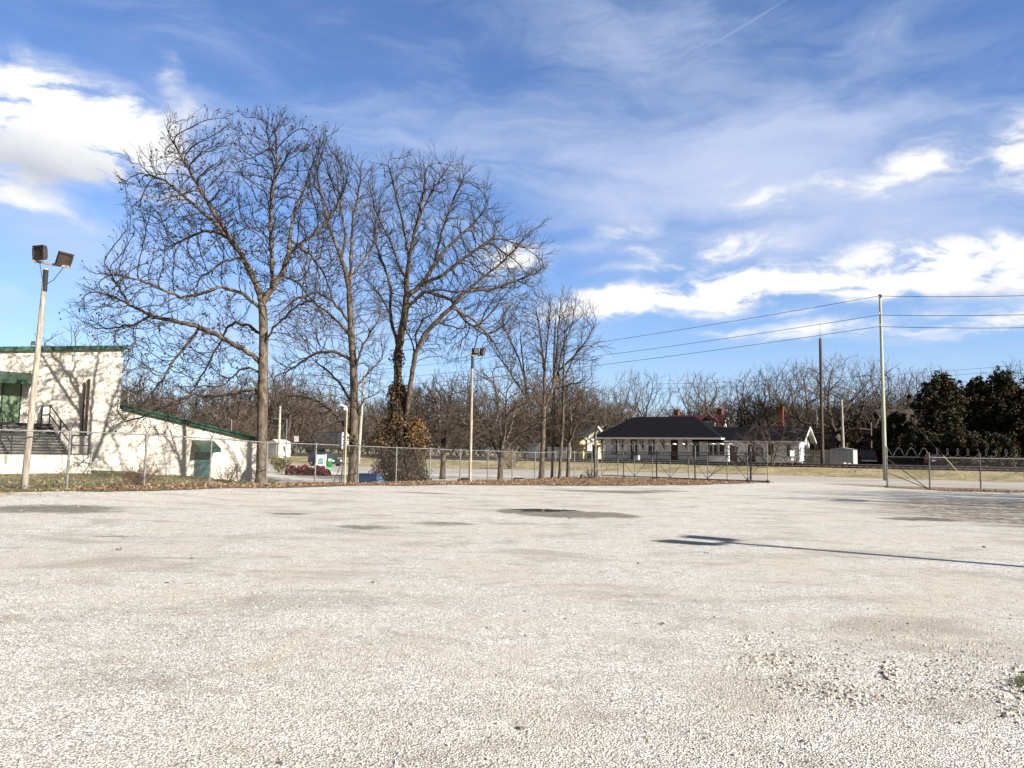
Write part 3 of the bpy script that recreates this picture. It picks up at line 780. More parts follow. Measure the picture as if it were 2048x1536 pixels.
protos = [dome_tree('bare_tree', 'x', 31, 13, 4.6, 700, .30, group=BG), dome_tree('bare_tree', 'x', 32, 15, 4.2, 560, .45, group=BG),
          dome_tree('bare_tree', 'x', 33, 11, 5.2, 800, .22, group=BG), dome_tree('spreading_oak', 'x', 34, 14, 8.0, 1200, .30, tip=.0105, rt=.55, oak=True, twig=.7, group=BG),
          dome_tree('bare_tree', 'x', 35, 15, 3.6, 460, .5, tip=.013, rt=.26, group=BG)]
used = [False] * len(protos)
def place_tree(k, px, pytop, D, rz, label, wscale=1.0, z=None):
    t, H, W = protos[k]
    o = t if not used[k] else copy_tree(t)
    used[k] = True
    b = onground(px, D); top = at(px, pytop, D).z
    s_ = (top - b.z) / (H * 1.02)
    o.location = b; o.rotation_euler = (0, 0, rz); o.scale = (s_ * wscale, s_ * wscale, s_)
    o['label'] = label
    return o
for a in [
    (1, 1252, 738, 128, .3, 'tall thin bare tree with a lit trunk behind the left roof end', 1.0),
    (0, 1292, 742, 132, 1.2, 'rounded twiggy bare tree second from the left above the black roof', 1.0),
    (2, 1205, 772, 122, 2.0, 'low broad bare tree above the yellow house', .9),
    (1, 1385, 745, 160, 2.2, 'pale bare tree right above the red roof, left stem of the pair', 1.0),
    (4, 1412, 744, 158, .7, 'leaning slender bare tree right above the red roof dormer', 1.25),
    (2, 1455, 765, 168, .2, 'rounded bare tree behind the right chimney of the red roof', 1.0),
    (4, 1505, 740, 118, 1.7, 'tall leaning bare tree between the red roof and the tall brick chimney', 1.2),
    (0, 1545, 732, 122, .9, 'bare tree directly behind the tall brick chimney', 1.0),
    (3, 1675, 712, 100, 2.4, 'huge spreading oak with dark twisting limbs behind the white sheds', 1.0),
    (3, 1600, 725, 114, 5.1, 'wide oak with a bent low limb behind the white gable end', .85),
    (2, 1760, 735, 112, 1.1, 'dense brown bare tree behind the tall pale utility pole', 1.0),
    (2, 1800, 775, 104, 4.2, 'low brown bare tree just right of the tall pale utility pole', .9),
    (4, 1838, 735, 132, .4, 'slender bare tree left of the first dark evergreen', 1.0),
    (1, 1880, 732, 136, 1.9, 'bare tree whose crown shows above the first dark evergreen', 1.0),
    (0, 1950, 762, 150, 2.7, 'pale bare tree between the first and second dark evergreens', 1.0),
    (0, 2000, 738, 140, .2, 'bare tree rising behind the tallest dark evergreen', 1.0),
    (1, 2048, 722, 130, 3.2, 'bare tree at the right hand end of the far tree line', 1.1),
    (1, 420, 752, 150, .9, 'bare tree rising out of the woods left of the seed ball tree', 1.1),
    (4, 575, 745, 140, 2.9, 'slender bare tree above the woods just right of the seed ball tree', 1.2),
    (1, 645, 752, 150, 4.4, 'bare tree above the woods over the grey trailer', 1.1),
    (0, 940, 742, 150, 5.2, 'bare tree above the woods behind the middle floodlight pole', 1.0),
    (0, 170, 645, 78, .5, 'bare tree showing above the green roof edge of the white building', 1.2),
    (2, 275, 735, 84, 1.5, 'bushy bare tree in the notch of the white building roofs', 1.0),
    (0, 1240, 800, 140, 4.0, 'small hazy bare tree low behind the left roof hip', 1.0)]:
    place_tree(*a[:6], wscale=a[6])

# --- the brown far woods: one mass
rngw = np.random.default_rng(77)
def mesh_of(t):
    out = []
    for ch in t.children:
        me = ch.data; V = np.empty(len(me.vertices) * 3, np.float32); me.vertices.foreach_get('co', V)
        L = np.empty(len(me.loops), np.int32); me.loops.foreach_get('vertex_index', L)
        lt = np.empty(len(me.polygons), np.int32); me.polygons.foreach_get('loop_total', lt)
        out.append((V.reshape(-1, 3), L, lt))
    return out
wood_src = []
for k in range(2):
    t, H, W = dome_tree('wood_source', 'x', 51 + k, 10, 4.8, 300, .05, tip=.021, rt=.2, matC=TWIG4, twig=.7)
    wood_src.append((mesh_of(t), H))
    for ch in list(t.children): bpy.data.objects.remove(ch)
    WORLD_EMPTIES[:] = [w for w in WORLD_EMPTIES if w != t]
    bpy.data.objects.remove(t)
def woods(name, label, spots, m):
    mb = MB(); VS, LS, TS = [], [], []; off_ = 0
    for (px, pyt, D) in spots:
        src, H = wood_src[int(rngw.integers(0, 2))]
        b = onground(px, D); s_ = max(.2, (at(px, pyt, D).z - b.z) / H); a = rngw.uniform(0, 6.28); w = s_ * rngw.uniform(.75, 1.4)
        c_, n_ = math.cos(a), math.sin(a)
        for V, L, lt in src:
            X = (V[:, 0] * c_ - V[:, 1] * n_) * w + b.x; Y = (V[:, 0] * n_ + V[:, 1] * c_) * w + b.y; Z = V[:, 2] * s_ + b.z
            VS.append(np.stack([X, Y, Z], 1)); LS.append(L + off_); TS.append(lt); off_ += len(V)
    V = np.concatenate(VS); L = np.concatenate(LS).astype(np.int32); T = np.concatenate(TS).astype(np.int32)
    me = bpy.data.meshes.new(name); me.vertices.add(len(V)); me.vertices.foreach_set('co', V.astype(np.float32).ravel())
    me.loops.add(len(L)); me.loops.foreach_set('vertex_index', L); me.polygons.add(len(T))
    me.polygons.foreach_set('loop_start', np.concatenate([[0], np.cumsum(T)[:-1]]).astype(np.int32)); me.polygons.foreach_set('loop_total', T)
    me.polygons.foreach_set('use_smooth', np.zeros(len(T), dtype=bool)); me.update(calc_edges=True); me.materials.append(m)
    o = bpy.data.objects.new(name, me); COL.objects.link(o)
    return tag(o, label, 'woods', kind='stuff')
sp = [(px, 788 + 26 * math.sin(px * .021) + 14 * math.sin(px * .057) + rngw.uniform(-22, 40), rngw.uniform(128, 185)) for px in np.arange(225, 1215, 15)]
sp += [(px, rngw.uniform(830, 868), rngw.uniform(118, 130)) for px in np.arange(230, 1210, 24)]
woods('far_woods', 'brown mass of leafless woods beyond the railway', sp, TWIG4)
sp = [(px, 822 + 14 * math.sin(px * .03) + rngw.uniform(-14, 22), rngw.uniform(160, 200)) for px in np.arange(1200, 2300, 17)] 
woods('far_woods', 'greyer leafless woods far behind the railway depot and evergreens', sp, TWIG3)

sp = [(px, 805 + 18 * math.sin(px * .05) + rngw.uniform(-18, 30), rngw.uniform(112, 132)) for px in np.arange(1500, 1900, 11)] + [(px, rngw.uniform(840, 880), rngw.uniform(104, 112)) for px in np.arange(1660, 1860, 14)]
woods('underwood', 'dark brown underwood between the depot gable and the evergreens', sp, TWIG1)
# --- evergreens
def leaf_mat(name, a, b):
    return mat(name, a, b, 1.3, .7, spec=.12, lo=.3, hi=.7)
MAGN = leaf_mat('magnolia_leaf', (.034, .034, .014), (.013, .015, .007)); MAGB = leaf_mat('magnolia_leaf_brown', (.085, .055, .026), (.04, .028, .014))
def leaf_quads(C, Nn, size, rng, elong=1.6):
    n = len(C); d = rng.normal(0, 1, (n, 3)) + Nn; d /= np.linalg.norm(d, axis=1, keepdims=True)
    a = np.cross(d, rng.normal(0, 1, (n, 3))); a /= np.linalg.norm(a, axis=1, keepdims=True); b = np.cross(d, a)
    s_ = size * rng.uniform(.6, 1.3, (n, 1)); a = a * s_ * elong; b = b * s_
    return np.stack([C - a, C - b * .9, C + a, C + b * .9], 1)
def evergreen(px, pyt, D, halfw_px, label, seed, name='magnolia_tree', mats=None, nclump=520, per=30, leaf=.105, pybot=None):
    rng = np.random.default_rng(seed); b = onground(px, D); top = at(px, pyt, D).z - b.z; hw = halfw_px / F_PX * D
    t = thing(name, label, 'tree', tuple(b), local=False)
    mb = MB(); 
    pts = [(b.x + .06 * math.sin(k), b.y, b.z - .2 + top * .9 * k / 8) for k in range(9)]
    mb.tube(pts, [.22 * (1 - .1 * k) for k in range(9)], 7)
    CC = []
    for k in range(nclump):
        h = rng.random() ** .85; prof = math.sqrt(max(0, 1 - (max(0, h - .45) / .56) ** 2.4)) * (1 if h > .15 else .85 + h) * (1 + .13 * math.sin(11 * h + seed))
        a = rng.uniform(0, 6.28); rr = hw * prof * math.sqrt(rng.uniform(.12, 1.1)) * (1 + (.45 * rng.random() ** 3) + .18 * math.sin(4 * a + seed + 9 * h))
        h = h + .05 * rng.normal() * (h > .3); c = np.array([b.x + rr * math.cos(a), b.y + rr * math.sin(a), b.z + .25 + h * (top - .45)])
        CC.append((c, rng.uniform(.22, .5) * max(.5, hw / 2.5)))
        if k % 3 == 0: mb.tube([(b.x, b.y, max(b.z, c[2] - .7)), tuple(c)], [.05, .012], 4)
    mb.build('trunk', BARK2, t)
    lb = MB(); V = []; mi = []
    for c, r_ in CC:
        o = rng.normal(0, 1, (per, 3)); o /= np.linalg.norm(o, axis=1, keepdims=True); o *= r_ * rng.uniform(.2, 1.25, (per, 1)) ** .6; o[:, 2] *= 1.15
        V.append(leaf_quads(c + o, o / r_ * 1.2 + np.array([0, 0, .3]), leaf, rng)); mi += [1 if rng.random() < .2 else 0] * per
    lb.quads(np.concatenate(V), mi)
    lb.build('crown', mats or [MAGN, MAGB], t)
    return t
evergreen(1885, 757, 88, 42, 'dark evergreen tree with a rounded top, leftmost of the three tall ones', 61)
evergreen(1958, 764, 92, 34, 'dark evergreen tree, middle one of the three tall ones', 62)
evergreen(2014, 752, 90, 44, 'dark evergreen tree with a pointed top, tallest at the right', 63)
evergreen(2090, 770, 88, 55, 'dark evergreen tree cut by the right picture edge', 64)
evergreen(1795, 830, 92, 34, 'squat dark evergreen in front of the brown house, just right of the tall pole', 65, nclump=240)
evergreen(1845, 862, 86, 36, 'low dark evergreen bush in front of the brown house', 66, nclump=220)
evergreen(1925, 862, 82, 40, 'low dark evergreen between the tall ones, behind the right fence', 67, nclump=220)
evergreen(1985, 868, 80, 40, 'low dark evergreen below the tallest one, behind the right fence', 68, nclump=220)
evergreen(1922, 838, 95, 36, 'dark evergreen filling the gap between the first and middle tall ones', 71)
evergreen(1985, 822, 98, 34, 'dark evergreen filling the gap between the middle and pointed tall ones', 72)
evergreen(2052, 790, 95, 40, 'dark evergreen right of the pointed tall one', 73)
CED = leaf_mat('cedar_leaf', (.05, .048, .022), (.022, .024, .012))
evergreen(1528, 812, 118, 16, 'small dark cedar left of the tall brick chimney', 69, name='cedar_tree', mats=[CED, MAGB], nclump=80, per=40)
evergreen(1695, 838, 98, 20, 'ivy dark evergreen mass at the foot of the huge oak', 70, name='cedar_tree', mats=[MAGN, MAGB], nclump=80)
# off-picture trees on the right whose shade falls on the lot
def side_tree(k, x, y, H, rz, label, w=1.0):
    o = copy_tree(protos[k][0]); s_ = H / protos[k][1]; o.location = (x, y, gz(x, y)); o.rotation_euler = (0, 0, rz); o.scale = (s_ * w, s_ * w, s_); o['label'] = label; o['group'] = 'trees beside the lot'
    return o
side_tree(2, 33.5, 24.0, 11.5, .6, 'bare tree right of the lot, nearest the fence', 1.2)
side_tree(0, 31.0, 17.0, 12.5, 2.0, 'bare tree right of the lot, middle of its row', 1.15)
side_tree(2, 38.5, 21.5, 13, 3.0, 'bare tree right of the lot, the one set back', 1.2)
side_tree(0, 27.0, 12.0, 10.5, 4.0, 'bare tree right of the lot, nearest the camera', 1.0)

# ------------------------------------------------------------------ white brick building on the left
def brick_material():
    m = bpy.data.materials.new('white_painted_brick'); m.use_nodes = True
    t = NT(m.node_tree); b = t.n['Principled BSDF']; b.inputs['Roughness'].default_value = .85; b.inputs['Specular IOR Level'].default_value = .2
    tcn = t.node('ShaderNodeTexCoord'); P = tcn.outputs['Object']
    sp_ = t.node('ShaderNodeSeparateXYZ'); t.l.new(P, sp_.inputs[0]); cb = t.node('ShaderNodeCombineXYZ'); t.l.new(t.math('ADD', sp_.outputs[0], sp_.outputs[1]), cb.inputs[0]); t.l.new(sp_.outputs[2], cb.inputs[1])
    br = t.node('ShaderNodeTexBrick'); t.l.new(cb.outputs[0], br.inputs['Vector'])
    br.inputs['Scale'].default_value = 1.0; br.inputs['Brick Width'].default_value = .41; br.inputs['Row Height'].default_value = .205
    br.inputs['Mortar Size'].default_value = .008; br.inputs['Mortar Smooth'].default_value = .2
    br.inputs['Color1'].default_value = (.74, .70, .61, 1); br.inputs['Color2'].default_value = (.65, .61, .525, 1); br.inputs['Mortar'].default_value = (.44, .38, .30, 1)
    n = t.noise(P, .9, 7, .7, .2); n2 = t.noise(t.mapping(P, scale=(1.5, 1.5, 5)), 3.2, 8, .8)
    wear = t.math('MULTIPLY', t.smooth(n.outputs[0], .44, .58), t.smooth(n2.outputs[0], .46, .58))
    c = t.mix(t.math('MULTIPLY', wear, .8), br.outputs['Color'], (.36, .26, .17))
    low = t.smooth(sp_.outputs[2], .1, 2.0, .22, 0)
    c = t.mix(t.math('MULTIPLY', low, n2.outputs[0]), c, (.30, .26, .21))
    t.l.new(c, b.inputs['Base Color'])
    bn = t.node('ShaderNodeBump'); bn.inputs['Strength'].default_value = .5; bn.inputs['Distance'].default_value = .008
    t.l.new(t.math('MULTIPLY', br.outputs['Fac'], -1.0), bn.inputs['Height']); t.l.new(bn.outputs[0], b.inputs['Normal'])
    return m
BRICKW = brick_material()
GREENM = mat('green_metal_trim', (.009, .062, .033), (.006, .040, .023), 2.0, .4, .1, spec=.5)
GREEND = mat('faded_green_door', (.25, .33, .19), (.14, .22, .125), 1.8, .6, stretch=(1, 1, .5))
TEALD = mat('teal_door', (.035, .09, .075), (.02, .06, .055), 1.2, .5, stretch=(1, 1, .4))
STAIRC = mat('dark_stair_concrete', (.042, .040, .036), (.022, .021, .019), 3.0, .9, bump=.4)
STAINC = mat('stained_white_wall', (.52, .49, .42), (.20, .17, .13), 1.5, .9, lo=.32, hi=.45, stretch=(2.2, 2.2, .35))
TARROOF = mat('dark_roofing', (.06, .06, .058), (.04, .04, .04), 1.0, .9)
RUSTP = mat('brown_iron_pipe', (.11, .06, .035), (.06, .035, .022), 4.0, .6)
WA = rad(50); WO = Vector((-19.45, 47.0, 0))           # wall runs along local x, its face looks towards -y
def wl(px, py=900):
    """local x on the wall plane under a picture column"""
    d = ray(px, py); r = d.x / d.y; c, s_ = math.cos(WA), math.sin(WA)
    return (r * WO.y - WO.x) / (c - r * s_)
def wz(px, py):
    t_ = wl(px, py); D = WO.y + t_ * math.sin(WA); return at(px, py, D).z
bld = thing('brick_building', 'white painted brick building with stepped green edged roofs behind the left fence', 'building', (WO.x, WO.y, 0), WA, local=True)
xs_, xe = wl(243, 760), wl(516, 900)
zl0, zl1 = wz(0, 703), wz(243, 699); slope = (zl1 - zl0) / (xs_ - wl(0, 703)); xl = wl(0, 703) - 7.0; zll = zl1 + slope * (xl - xs_)
zr0, zr1 = wz(243, 818), wz(516, 884)
mb = MB()
mb.prism([(xl, 0, -1.5), (xs_, 0, -1.5), (xs_, 0, zl1), (xl, 0, zll)], (0, 15, 0))
mb.prism([(xs_ + .003, 0.002, -1.5), (xe, 0.002, -1.5), (xe, 0.002, zr1), (xs_ + .003, 0.002, zr0)], (0, 15, 0))
mb.build('wall', BRICKW, bld)
mb = MB()
def roof_slab(x0, z0, x1, z1, th, over0, over1):
    s_ = (z1 - z0) / (x1 - x0); a = (x0 - over0, -.22, z0 - s_ * over0); b = (x1 + over1, -.22, z1 + s_ * over1)
    mb.prism([(a[0], a[1], a[2] + .003), (b[0], b[1], b[2] + .003), (b[0], b[1], b[2] + th), (a[0], a[1], a[2] + th)], (0, 15.5, 0))
roof_slab(xl, zll, xs_, zl1, .24, 0, .12); mb.build('upper_roof', GREENM, bld)
mb = MB(); roof_slab(xs_ + .125, zr0, xe, zr1, .24, 0, .25); mb.build('lower_roof', GREENM, bld)
# thin gutter line
mb = MB(); s_ = (zr1 - zr0) / (xe - xs_); mb.prism([(xs_ + .13, -.30, zr0 + .17), (xe + .3, -.30, zr1 + .17 + s_ * .3), (xe + .3, -.30, zr1 + .27 + s_ * .3), (xs_ + .13, -.30, zr0 + .27)], (0, .078, 0)); mb.build('gutter', GREENM, bld)
# upper door, awning
dx0, dx1 = wl(3, 820), wl(37, 820); zb = wz(20, 846)
d = None
mb = MB(); mb.box2((dx0, -.05, zb), (dx1, -.004, zb + 2.1)); dr = mb.build('upper_door', GREEND, bld); dr['label'] = 'pale green steel door above the stairs'
mb = MB(); mb.ball((dx1 - .12, -.09, zb + 1.0), .04); mb.build('handle', STEELD, dr)
mb = MB(); mb.box2((dx0 - .07, -.07, zb), (dx0 - .003, -.002, zb + 2.17)); mb.box2((dx1 + .003, -.07, zb), (dx1 + .07, -.002, zb + 2.17)); mb.box2((dx0 - .002, -.07, zb + 2.103), (dx1 + .002, -.002, zb + 2.17)); mb.build('frame', GREENM, dr)
def awning(x0, x1, z0, z1, zlow, depth, name, lab):
    mb = MB()
    mb.prism([(x0, -.004, z1), (x0, -depth, z0 + .22), (x0, -depth, z0), (x0, -depth + .04, z0), (x0, -depth + .04, z0 + .2), (x0, -.004, z1 - .05)], (x1 - x0, 0, 0))
    for x in (x0, x1 - .03):
        mb.prism([(x + .001, -.005, z1 - .06), (x + .001, -depth + .045, z0 + .19), (x + .001, -depth + .045, z0 + .001), (x + .001, -.005, zlow)], (.028, 0, 0))
    o = mb.build(name, GREENM, bld); o['label'] = lab; return o
awning(dx0 - 1.3, wl(62, 760), wz(30, 770), wz(30, 744), wz(30, 770), 1.1, 'awning', 'green metal awning over the upper door')
# lower door and awning
lx0, lx1 = wl(388, 940), wl(418, 940); lzb = -.62
mb = MB(); mb.box2((lx0, -.05, lzb), (lx1, -.006, 1.62)); dr = mb.build('lower_door', TEALD, bld); dr['label'] = 'teal door at grass level under the small awning'
mb = MB(); mb.ball((lx1 - .1, -.09, .4), .04); mb.build('handle', STEELD, dr)
awning(lx0 - .22, lx1 + .22, 1.38, 2.12, 1.33, .95, 'awning', 'small green awning over the teal door')
# pipes
for (pxa, pya, pyb) in ((166, 767, 868), (174, 760, 868)):
    x = wl(pxa, 800); mb = MB(); zt, zbm = wz(pxa, pya), wz(pxa, pyb)
    mb.tube([(x, -.03, zt + .02), (x, -.16, zt + .03), (x, -.17, zt - .08), (x, -.17, zbm + .1), (x, -.16, zbm), (x, -.02, zbm - .02)], .05, 8)
    mb.ball((x - .02, -.16, zt), .075); mb.ball((x, -.15, zbm), .07); mb.build('pipe', RUSTP, bld)
# concrete stairs: a thing of its own
c_, s_ = math.cos(WA), math.sin(WA)
st = thing('stairs', 'dark concrete stairs with black handrails rising to the pale green door', 'stairs', (WO.x, WO.y, 0), WA, local=True)
sx1 = wl(85, 860); sx0 = sx1 - 6.5; ztop = zb; zplat = 1.20; nst = 11; run = 3.15; rise = (ztop - zplat) / nst
mb = MB(); mb.box2((sx0, -1.3, -.8), (sx1, -.006, ztop)); 
for k in range(nst):
    mb.box2((sx0 + .001 * (k % 2), -1.3 - run * (k + 1) / nst, .2), (sx1 - .001 * (k % 2), -1.3 - run * k / nst - .001, ztop - rise * (k + .5) - .08))
for k in range(nst):
    yk = -1.3 - run * (k + 1) / nst; mb.box2((sx0 + .02, yk - .012, ztop - rise * (k + .5) - .122), (sx1 - .02, yk - .002, ztop - rise * (k + .5) - .082), 1)
mb.build('steps', [STAIRC, mat('worn_step_edge', (.19, .18, .16), (.11, .105, .095), 6.0, .9)], st)
mb = MB(); mb.box2((sx0 + .01, -6.7, -.3), (sx1 - .01, -1.3 - run - .004, zplat)); mb.box2((sx1 - .14, -6.704, zplat + .004), (sx1 + .02, -1.3 - run, zplat + .05)); mb.build('base', STAINC, st)
def rail(x, name='handrail'):
    mb = MB(); h = .95; r = .032
    P_ = [(x, -.12, ztop), (x, -1.25, ztop), (x, -1.3 - run, zplat), (x, -6.55, zplat)]
    top = [(a, b, c + h) for a, b, c in P_]; mid = [(a, b, c + h * .5) for a, b, c in P_]
    for T in (top, mid):
        for i in range(3): mb.cyl(T[i], T[i + 1], r, sides=6)
    mids = [((P_[1][0] + P_[2][0]) / 2, (P_[1][1] + P_[2][1]) / 2, (P_[1][2] + P_[2][2]) / 2)]
    for p in P_ + mids: mb.cyl(p, (p[0], p[1], p[2] + h), r, sides=6)
    mb.build(name, BLACKM, st)
rail(sx1 - .12); rail(sx1 - 2.7)

# ------------------------------------------------------------------ railway depot
def front(px, u0=97.0, py=900):
    d = ray(px, py); r = d.x / d.y; D = u0 / (N[0] * r + N[1]); return Vector((r * D, D, 0))
DO = front(1208); DZ = .84
def dl(px, u0=97.0, py=900):
    p = front(px, u0, py); return (p.x - DO.x) * E[0] + (p.y - DO.y) * E[1]
def dz_(px, py, u0=97.0): 
    return at(px, py, front(px, u0, py).y).z - DZ
SIDING = mat('white_clapboard', (.68, .685, .725), (.55, .555, .59), 1.2, .7, stretch=(.4, .4, 9), lo=.3, hi=.7)
BLKROOF = mat('black_shingle_roof', (.010, .010, .012), (.006, .006, .008), 6.0, 1.0, spec=.05, bump=.3, bscale=30)
DKTRIM = mat('black_trim', (.014, .014, .016), (.010, .010, .012), 3.0, .6)
GLS = glass('window_glass'); BOARD = mat('pale_board', (.42, .41, .40), (.34, .335, .33), 2.0, .7)
MAROON = mat('maroon_door', (.07, .03, .03), (.045, .02, .022), 3.0, .6); NAVY = mat('navy_door', (.03, .035, .09), (.02, .024, .06), 3.0, .6)
REDBR = mat('red_brick', (.19, .05, .025), (.12, .033, .02), 9.0, .9, bump=.3)
SOFFIT = mat('soffit_boards', (.55, .53, .48), (.44, .42, .38), 2.0, .7)
dep = thing('railway_depot', 'long white railway depot with a black hip roof and deep bracketed eaves beside the tracks', 'building', (DO.x, DO.y, DZ), RZ_E, local=True)
Lm, Lw = 15.3, dl(1599); dm, dw = 8.0, 6.7
mb = MB(); mb.box2((0, 0, -.6), (Lm, dm, 3.06)); mb.box2((Lm + .003, 0.05, -.6), (Lw, dw, 2.6))
mb.prism([(Lw - .2, .05, 2.6), (Lw - .2, dw, 2.6), (Lw - .2, dw / 2, 4.35)], (.2, 0, 0)); mb.build('wall', SIDING, dep)
mb = MB(); mb.box2((-.02, -.02, -.6), (Lm + .02, -.003, .22)); mb.build('skirting', mat('grey_skirting', (.16, .19, .20), (.12, .14, .15), 3.0, .8), dep)
# main hip roof
ez, rz_ = 3.08, 6.15; x0, x1, y0, y1 = -1.25, 16.9, -1.6, dm + 1.6; ra, rb = 2.8, 11.7
ev = [(x0, y0, ez), (x1, y0, ez), (x1, y1, ez), (x0, y1, ez), (ra, dm / 2, rz_), (rb, dm / 2, rz_)]
mb = MB(); mb.add(ev, [(0, 1, 5, 4), (1, 2, 5), (2, 3, 4, 5), (3, 0, 4)]); 
rf = mb.build('roof', BLKROOF, dep)
mb = MB(); mb.add([(x0 + .05, y0 + .05, ez - .17), (x1 - .05, y0 + .05, ez - .17), (x1 - .05, y1 - .05, ez - .17), (x0 + .05, y1 - .05, ez - .17)], [(0, 3, 2, 1)]); mb.build('soffit', DKTRIM, rf)
mb = MB(); mb.box2((x0, y0 - .06, ez - .20), (x1, y0 - .004, ez + .02)); mb.box2((x1 + .004, y0 - .06, ez - .20), (x1 + .06, y1, ez + .02)); mb.box2((x0 - .06, y0 - .06, ez - .20), (x0 - .004, y1, ez + .02)); mb.build('fascia', WHITEP, rf)
# wing roof
wz0, wzr = 2.62, 4.5; wx0, wx1 = Lm - 2.5, Lw + .75; wy0, wy1 = -.55, dw + .65; ym = dw / 2
mb = MB(); th = .14
for (ya, yb) in ((wy0, ym), (wy1, ym)):
    mb.prism([(wx0, ya, wz0), (wx0, yb, wzr), (wx0, yb, wzr + th), (wx0, ya, wz0 + th)], (wx1 - wx0 - .05, 0, 0))
wr = mb.build('wing_roof', BLKROOF, dep)
mb = MB()
for (ya, yb) in ((wy0, ym), (wy1, ym)):
    mb.prism([(wx1 - .046, ya, wz0 - .10), (wx1 - .046, yb, wzr - .10), (wx1 - .046, yb, wzr + th + .02), (wx1 - .046, ya, wz0 + th + .02)], (.07, 0, 0))
mb.box2((Lm + 1.7, wy0 - .07, wz0 - .02), (wx1 - .05, wy0 - .004, wz0 + .12)); mb.build('bargeboard', WHITEP, wr)
mb = MB()
for (ya, yb) in ((wy0, ym - .05), (wy1, ym + .05)):
    mb.poly([(Lw + .003, ya, wz0 - .012), (wx1 - .05, ya, wz0 - .012), (wx1 - .05, yb, wzr - .03), (Lw + .003, yb, wzr - .03)])
mb.build('soffit', SOFFIT, wr)
# tall chimney rising behind the wing ridge
cx = dl(1563) - 1.3
mb = MB(); mb.box2((cx - .42, ym + 2.0, 2.0), (cx + .42, ym + 2.8, 7.2)); mb.box2((cx - .48, ym + 1.94, 7.203), (cx + .48, ym + 2.86, 7.38)); mb.build('chimney', REDBR, dep)
# brackets
for px in (1207, 1246, 1286, 1328, 1373, 1417):
    x = dl(px); mb = MB()
    for (a, b, w) in (((x, -.08, 1.55), (x, -.08, 2.88), .09), ((x, -.06, 1.75), (x, -1.35, 2.82), .085), ((x, -.05, 2.84), (x, -1.45, 2.84), .08)):
        v = Vector(b) - Vector(a); R = v.to_track_quat('Z', 'Y').to_matrix(); mb.box((Vector(a) + Vector(b)) / 2, (w, w, v.length), R=R)
    mb.build('eave_bracket', DKTRIM, dep)
for yy in (.1, dm - .1):                    # corner braces at the left end
    mb = MB(); a, b = Vector((-.06, yy, 1.6)), Vector((-1.1, yy, 2.84)); v = b - a; mb.box((a + b) / 2, (.09, .09, v.length), R=v.to_track_quat('Z', 'Y').to_matrix())
    mb.build('eave_bracket', DKTRIM, dep)
def opening(name, pxa, pxb, za, zb_, fill, off=-.003, mull=False, label=None, trimw=.12, u0=97.0, y=None):
    xa, xb = dl(pxa, u0), dl(pxb, u0); y = 0 if y is None else y
    mb = MB(); mb.box2((xa, y - .10, za), (xb, y + off, zb_)); 
    f = mb.build(name, DKTRIM, dep)
    if label: f['label'] = label
    mb = MB(); t_ = trimw
    if mull:
        h = (za + zb_) / 2; mb.box2((xa + t_, y - .13, za + t_), (xb - t_, y - .103, h - .04)); mb.box2((xa + t_, y - .13, h + .04), (xb - t_, y - .103, zb_ - t_))
    else: mb.box2((xa + t_, y - .13, za + (0.02 if 'door' in name else t_)), (xb - t_, y - .103, zb_ - t_))
    mb.build('panel' if fill is not GLS else 'pane', fill, f)
    return f
opening('window', 1223.5, 1234, .85, 2.85, BOARD, label='boarded window near the left corner', trimw=.10)
f = opening('door', 1262, 1274, .05, 2.85, BLACKM, label='black door with a white transom')
mb = MB(); xa = dl(1265); mb.box2((xa, -.15, 2.12), (dl(1273), -.133, 2.68)); mb.build('transom', BOARD, f)
f = opening('window', 1297.5, 1309, .75, 2.85, GLS, mull=True, label='sash window right of the black door')
mb = MB(); mb.box2((dl(1299.5), -.15, 1.95), (dl(1307), -.133, 2.8)); mb.build('blind', BOARD, f)
opening('door', 1342, 1355.5, .05, 2.8, MAROON, label='dark maroon double door')
opening('window', 1386, 1398, .65, 2.8, GLS, mull=True, label='dark window beside the bay')
# bay with canopy
bx0, bx1 = dl(1418), dl(1461)
mb = MB(); mb.box2((bx0 + .3, -.9, -.4), (bx1, -.105, 2.25)); bay = mb.build('bay', SIDING, dep)
mb = MB(); mb.box2((bx0 - .15, -1.35, 2.26), (bx1 + .2, -.11, 2.42)); mb.build('canopy', WHITEP, bay)
for a, b in ((1419.5, 1429), (1432, 1441), (1443.5, 1452.5)):
    mb = MB(); xa, xb = dl(a), dl(b); mb.box2((xa, -.96, .95), (xb, -.903, 2.15)); w = mb.build('window', DKTRIM, bay)
    mb = MB(); mb.box2((xa + .1, -.99, 1.05), (xb - .1, -.963, 1.52)); mb.box2((xa + .1, -.99, 1.6), (xb - .1, -.963, 2.06)); mb.build('pane', GLS, w)
mb = MB(); mb.box2((bx1 - .2, -1.3, -.3), (bx1 - .08, -1.18, 2.257)); mb.build('post', WHITEP, bay)
opening('door', 1461.8, 1473.5, 0, 2.0, mat('brown_brick_panel', (.13, .075, .055), (.08, .05, .04), 8.0, .8), label='brown brick filled doorway', y=.04)
opening('door', 1496, 1510, 0, 2.15, NAVY, label='navy and brown doors of the wing', y=.04)
opening('window', 1513, 1525, .85, 1.9, BOARD, label='small white framed wing window', y=.04)
opening('window', 1537, 1546, 1.0, 2.3, mat('brown_board', (.12, .085, .06), (.08, .06, .045), 4.0, .8), label='brown boarded wing window', y=.04)
opening('window', 1574, 1580, .9, 2.3, GLS, label='dark wing window near the gable corner', y=.04)
# platform edge
mb = MB(); mb.box2((-6, -5.2, -.62), (Lw + 4, -1.9, -.12)); mb.build('platform', CONC, dep)
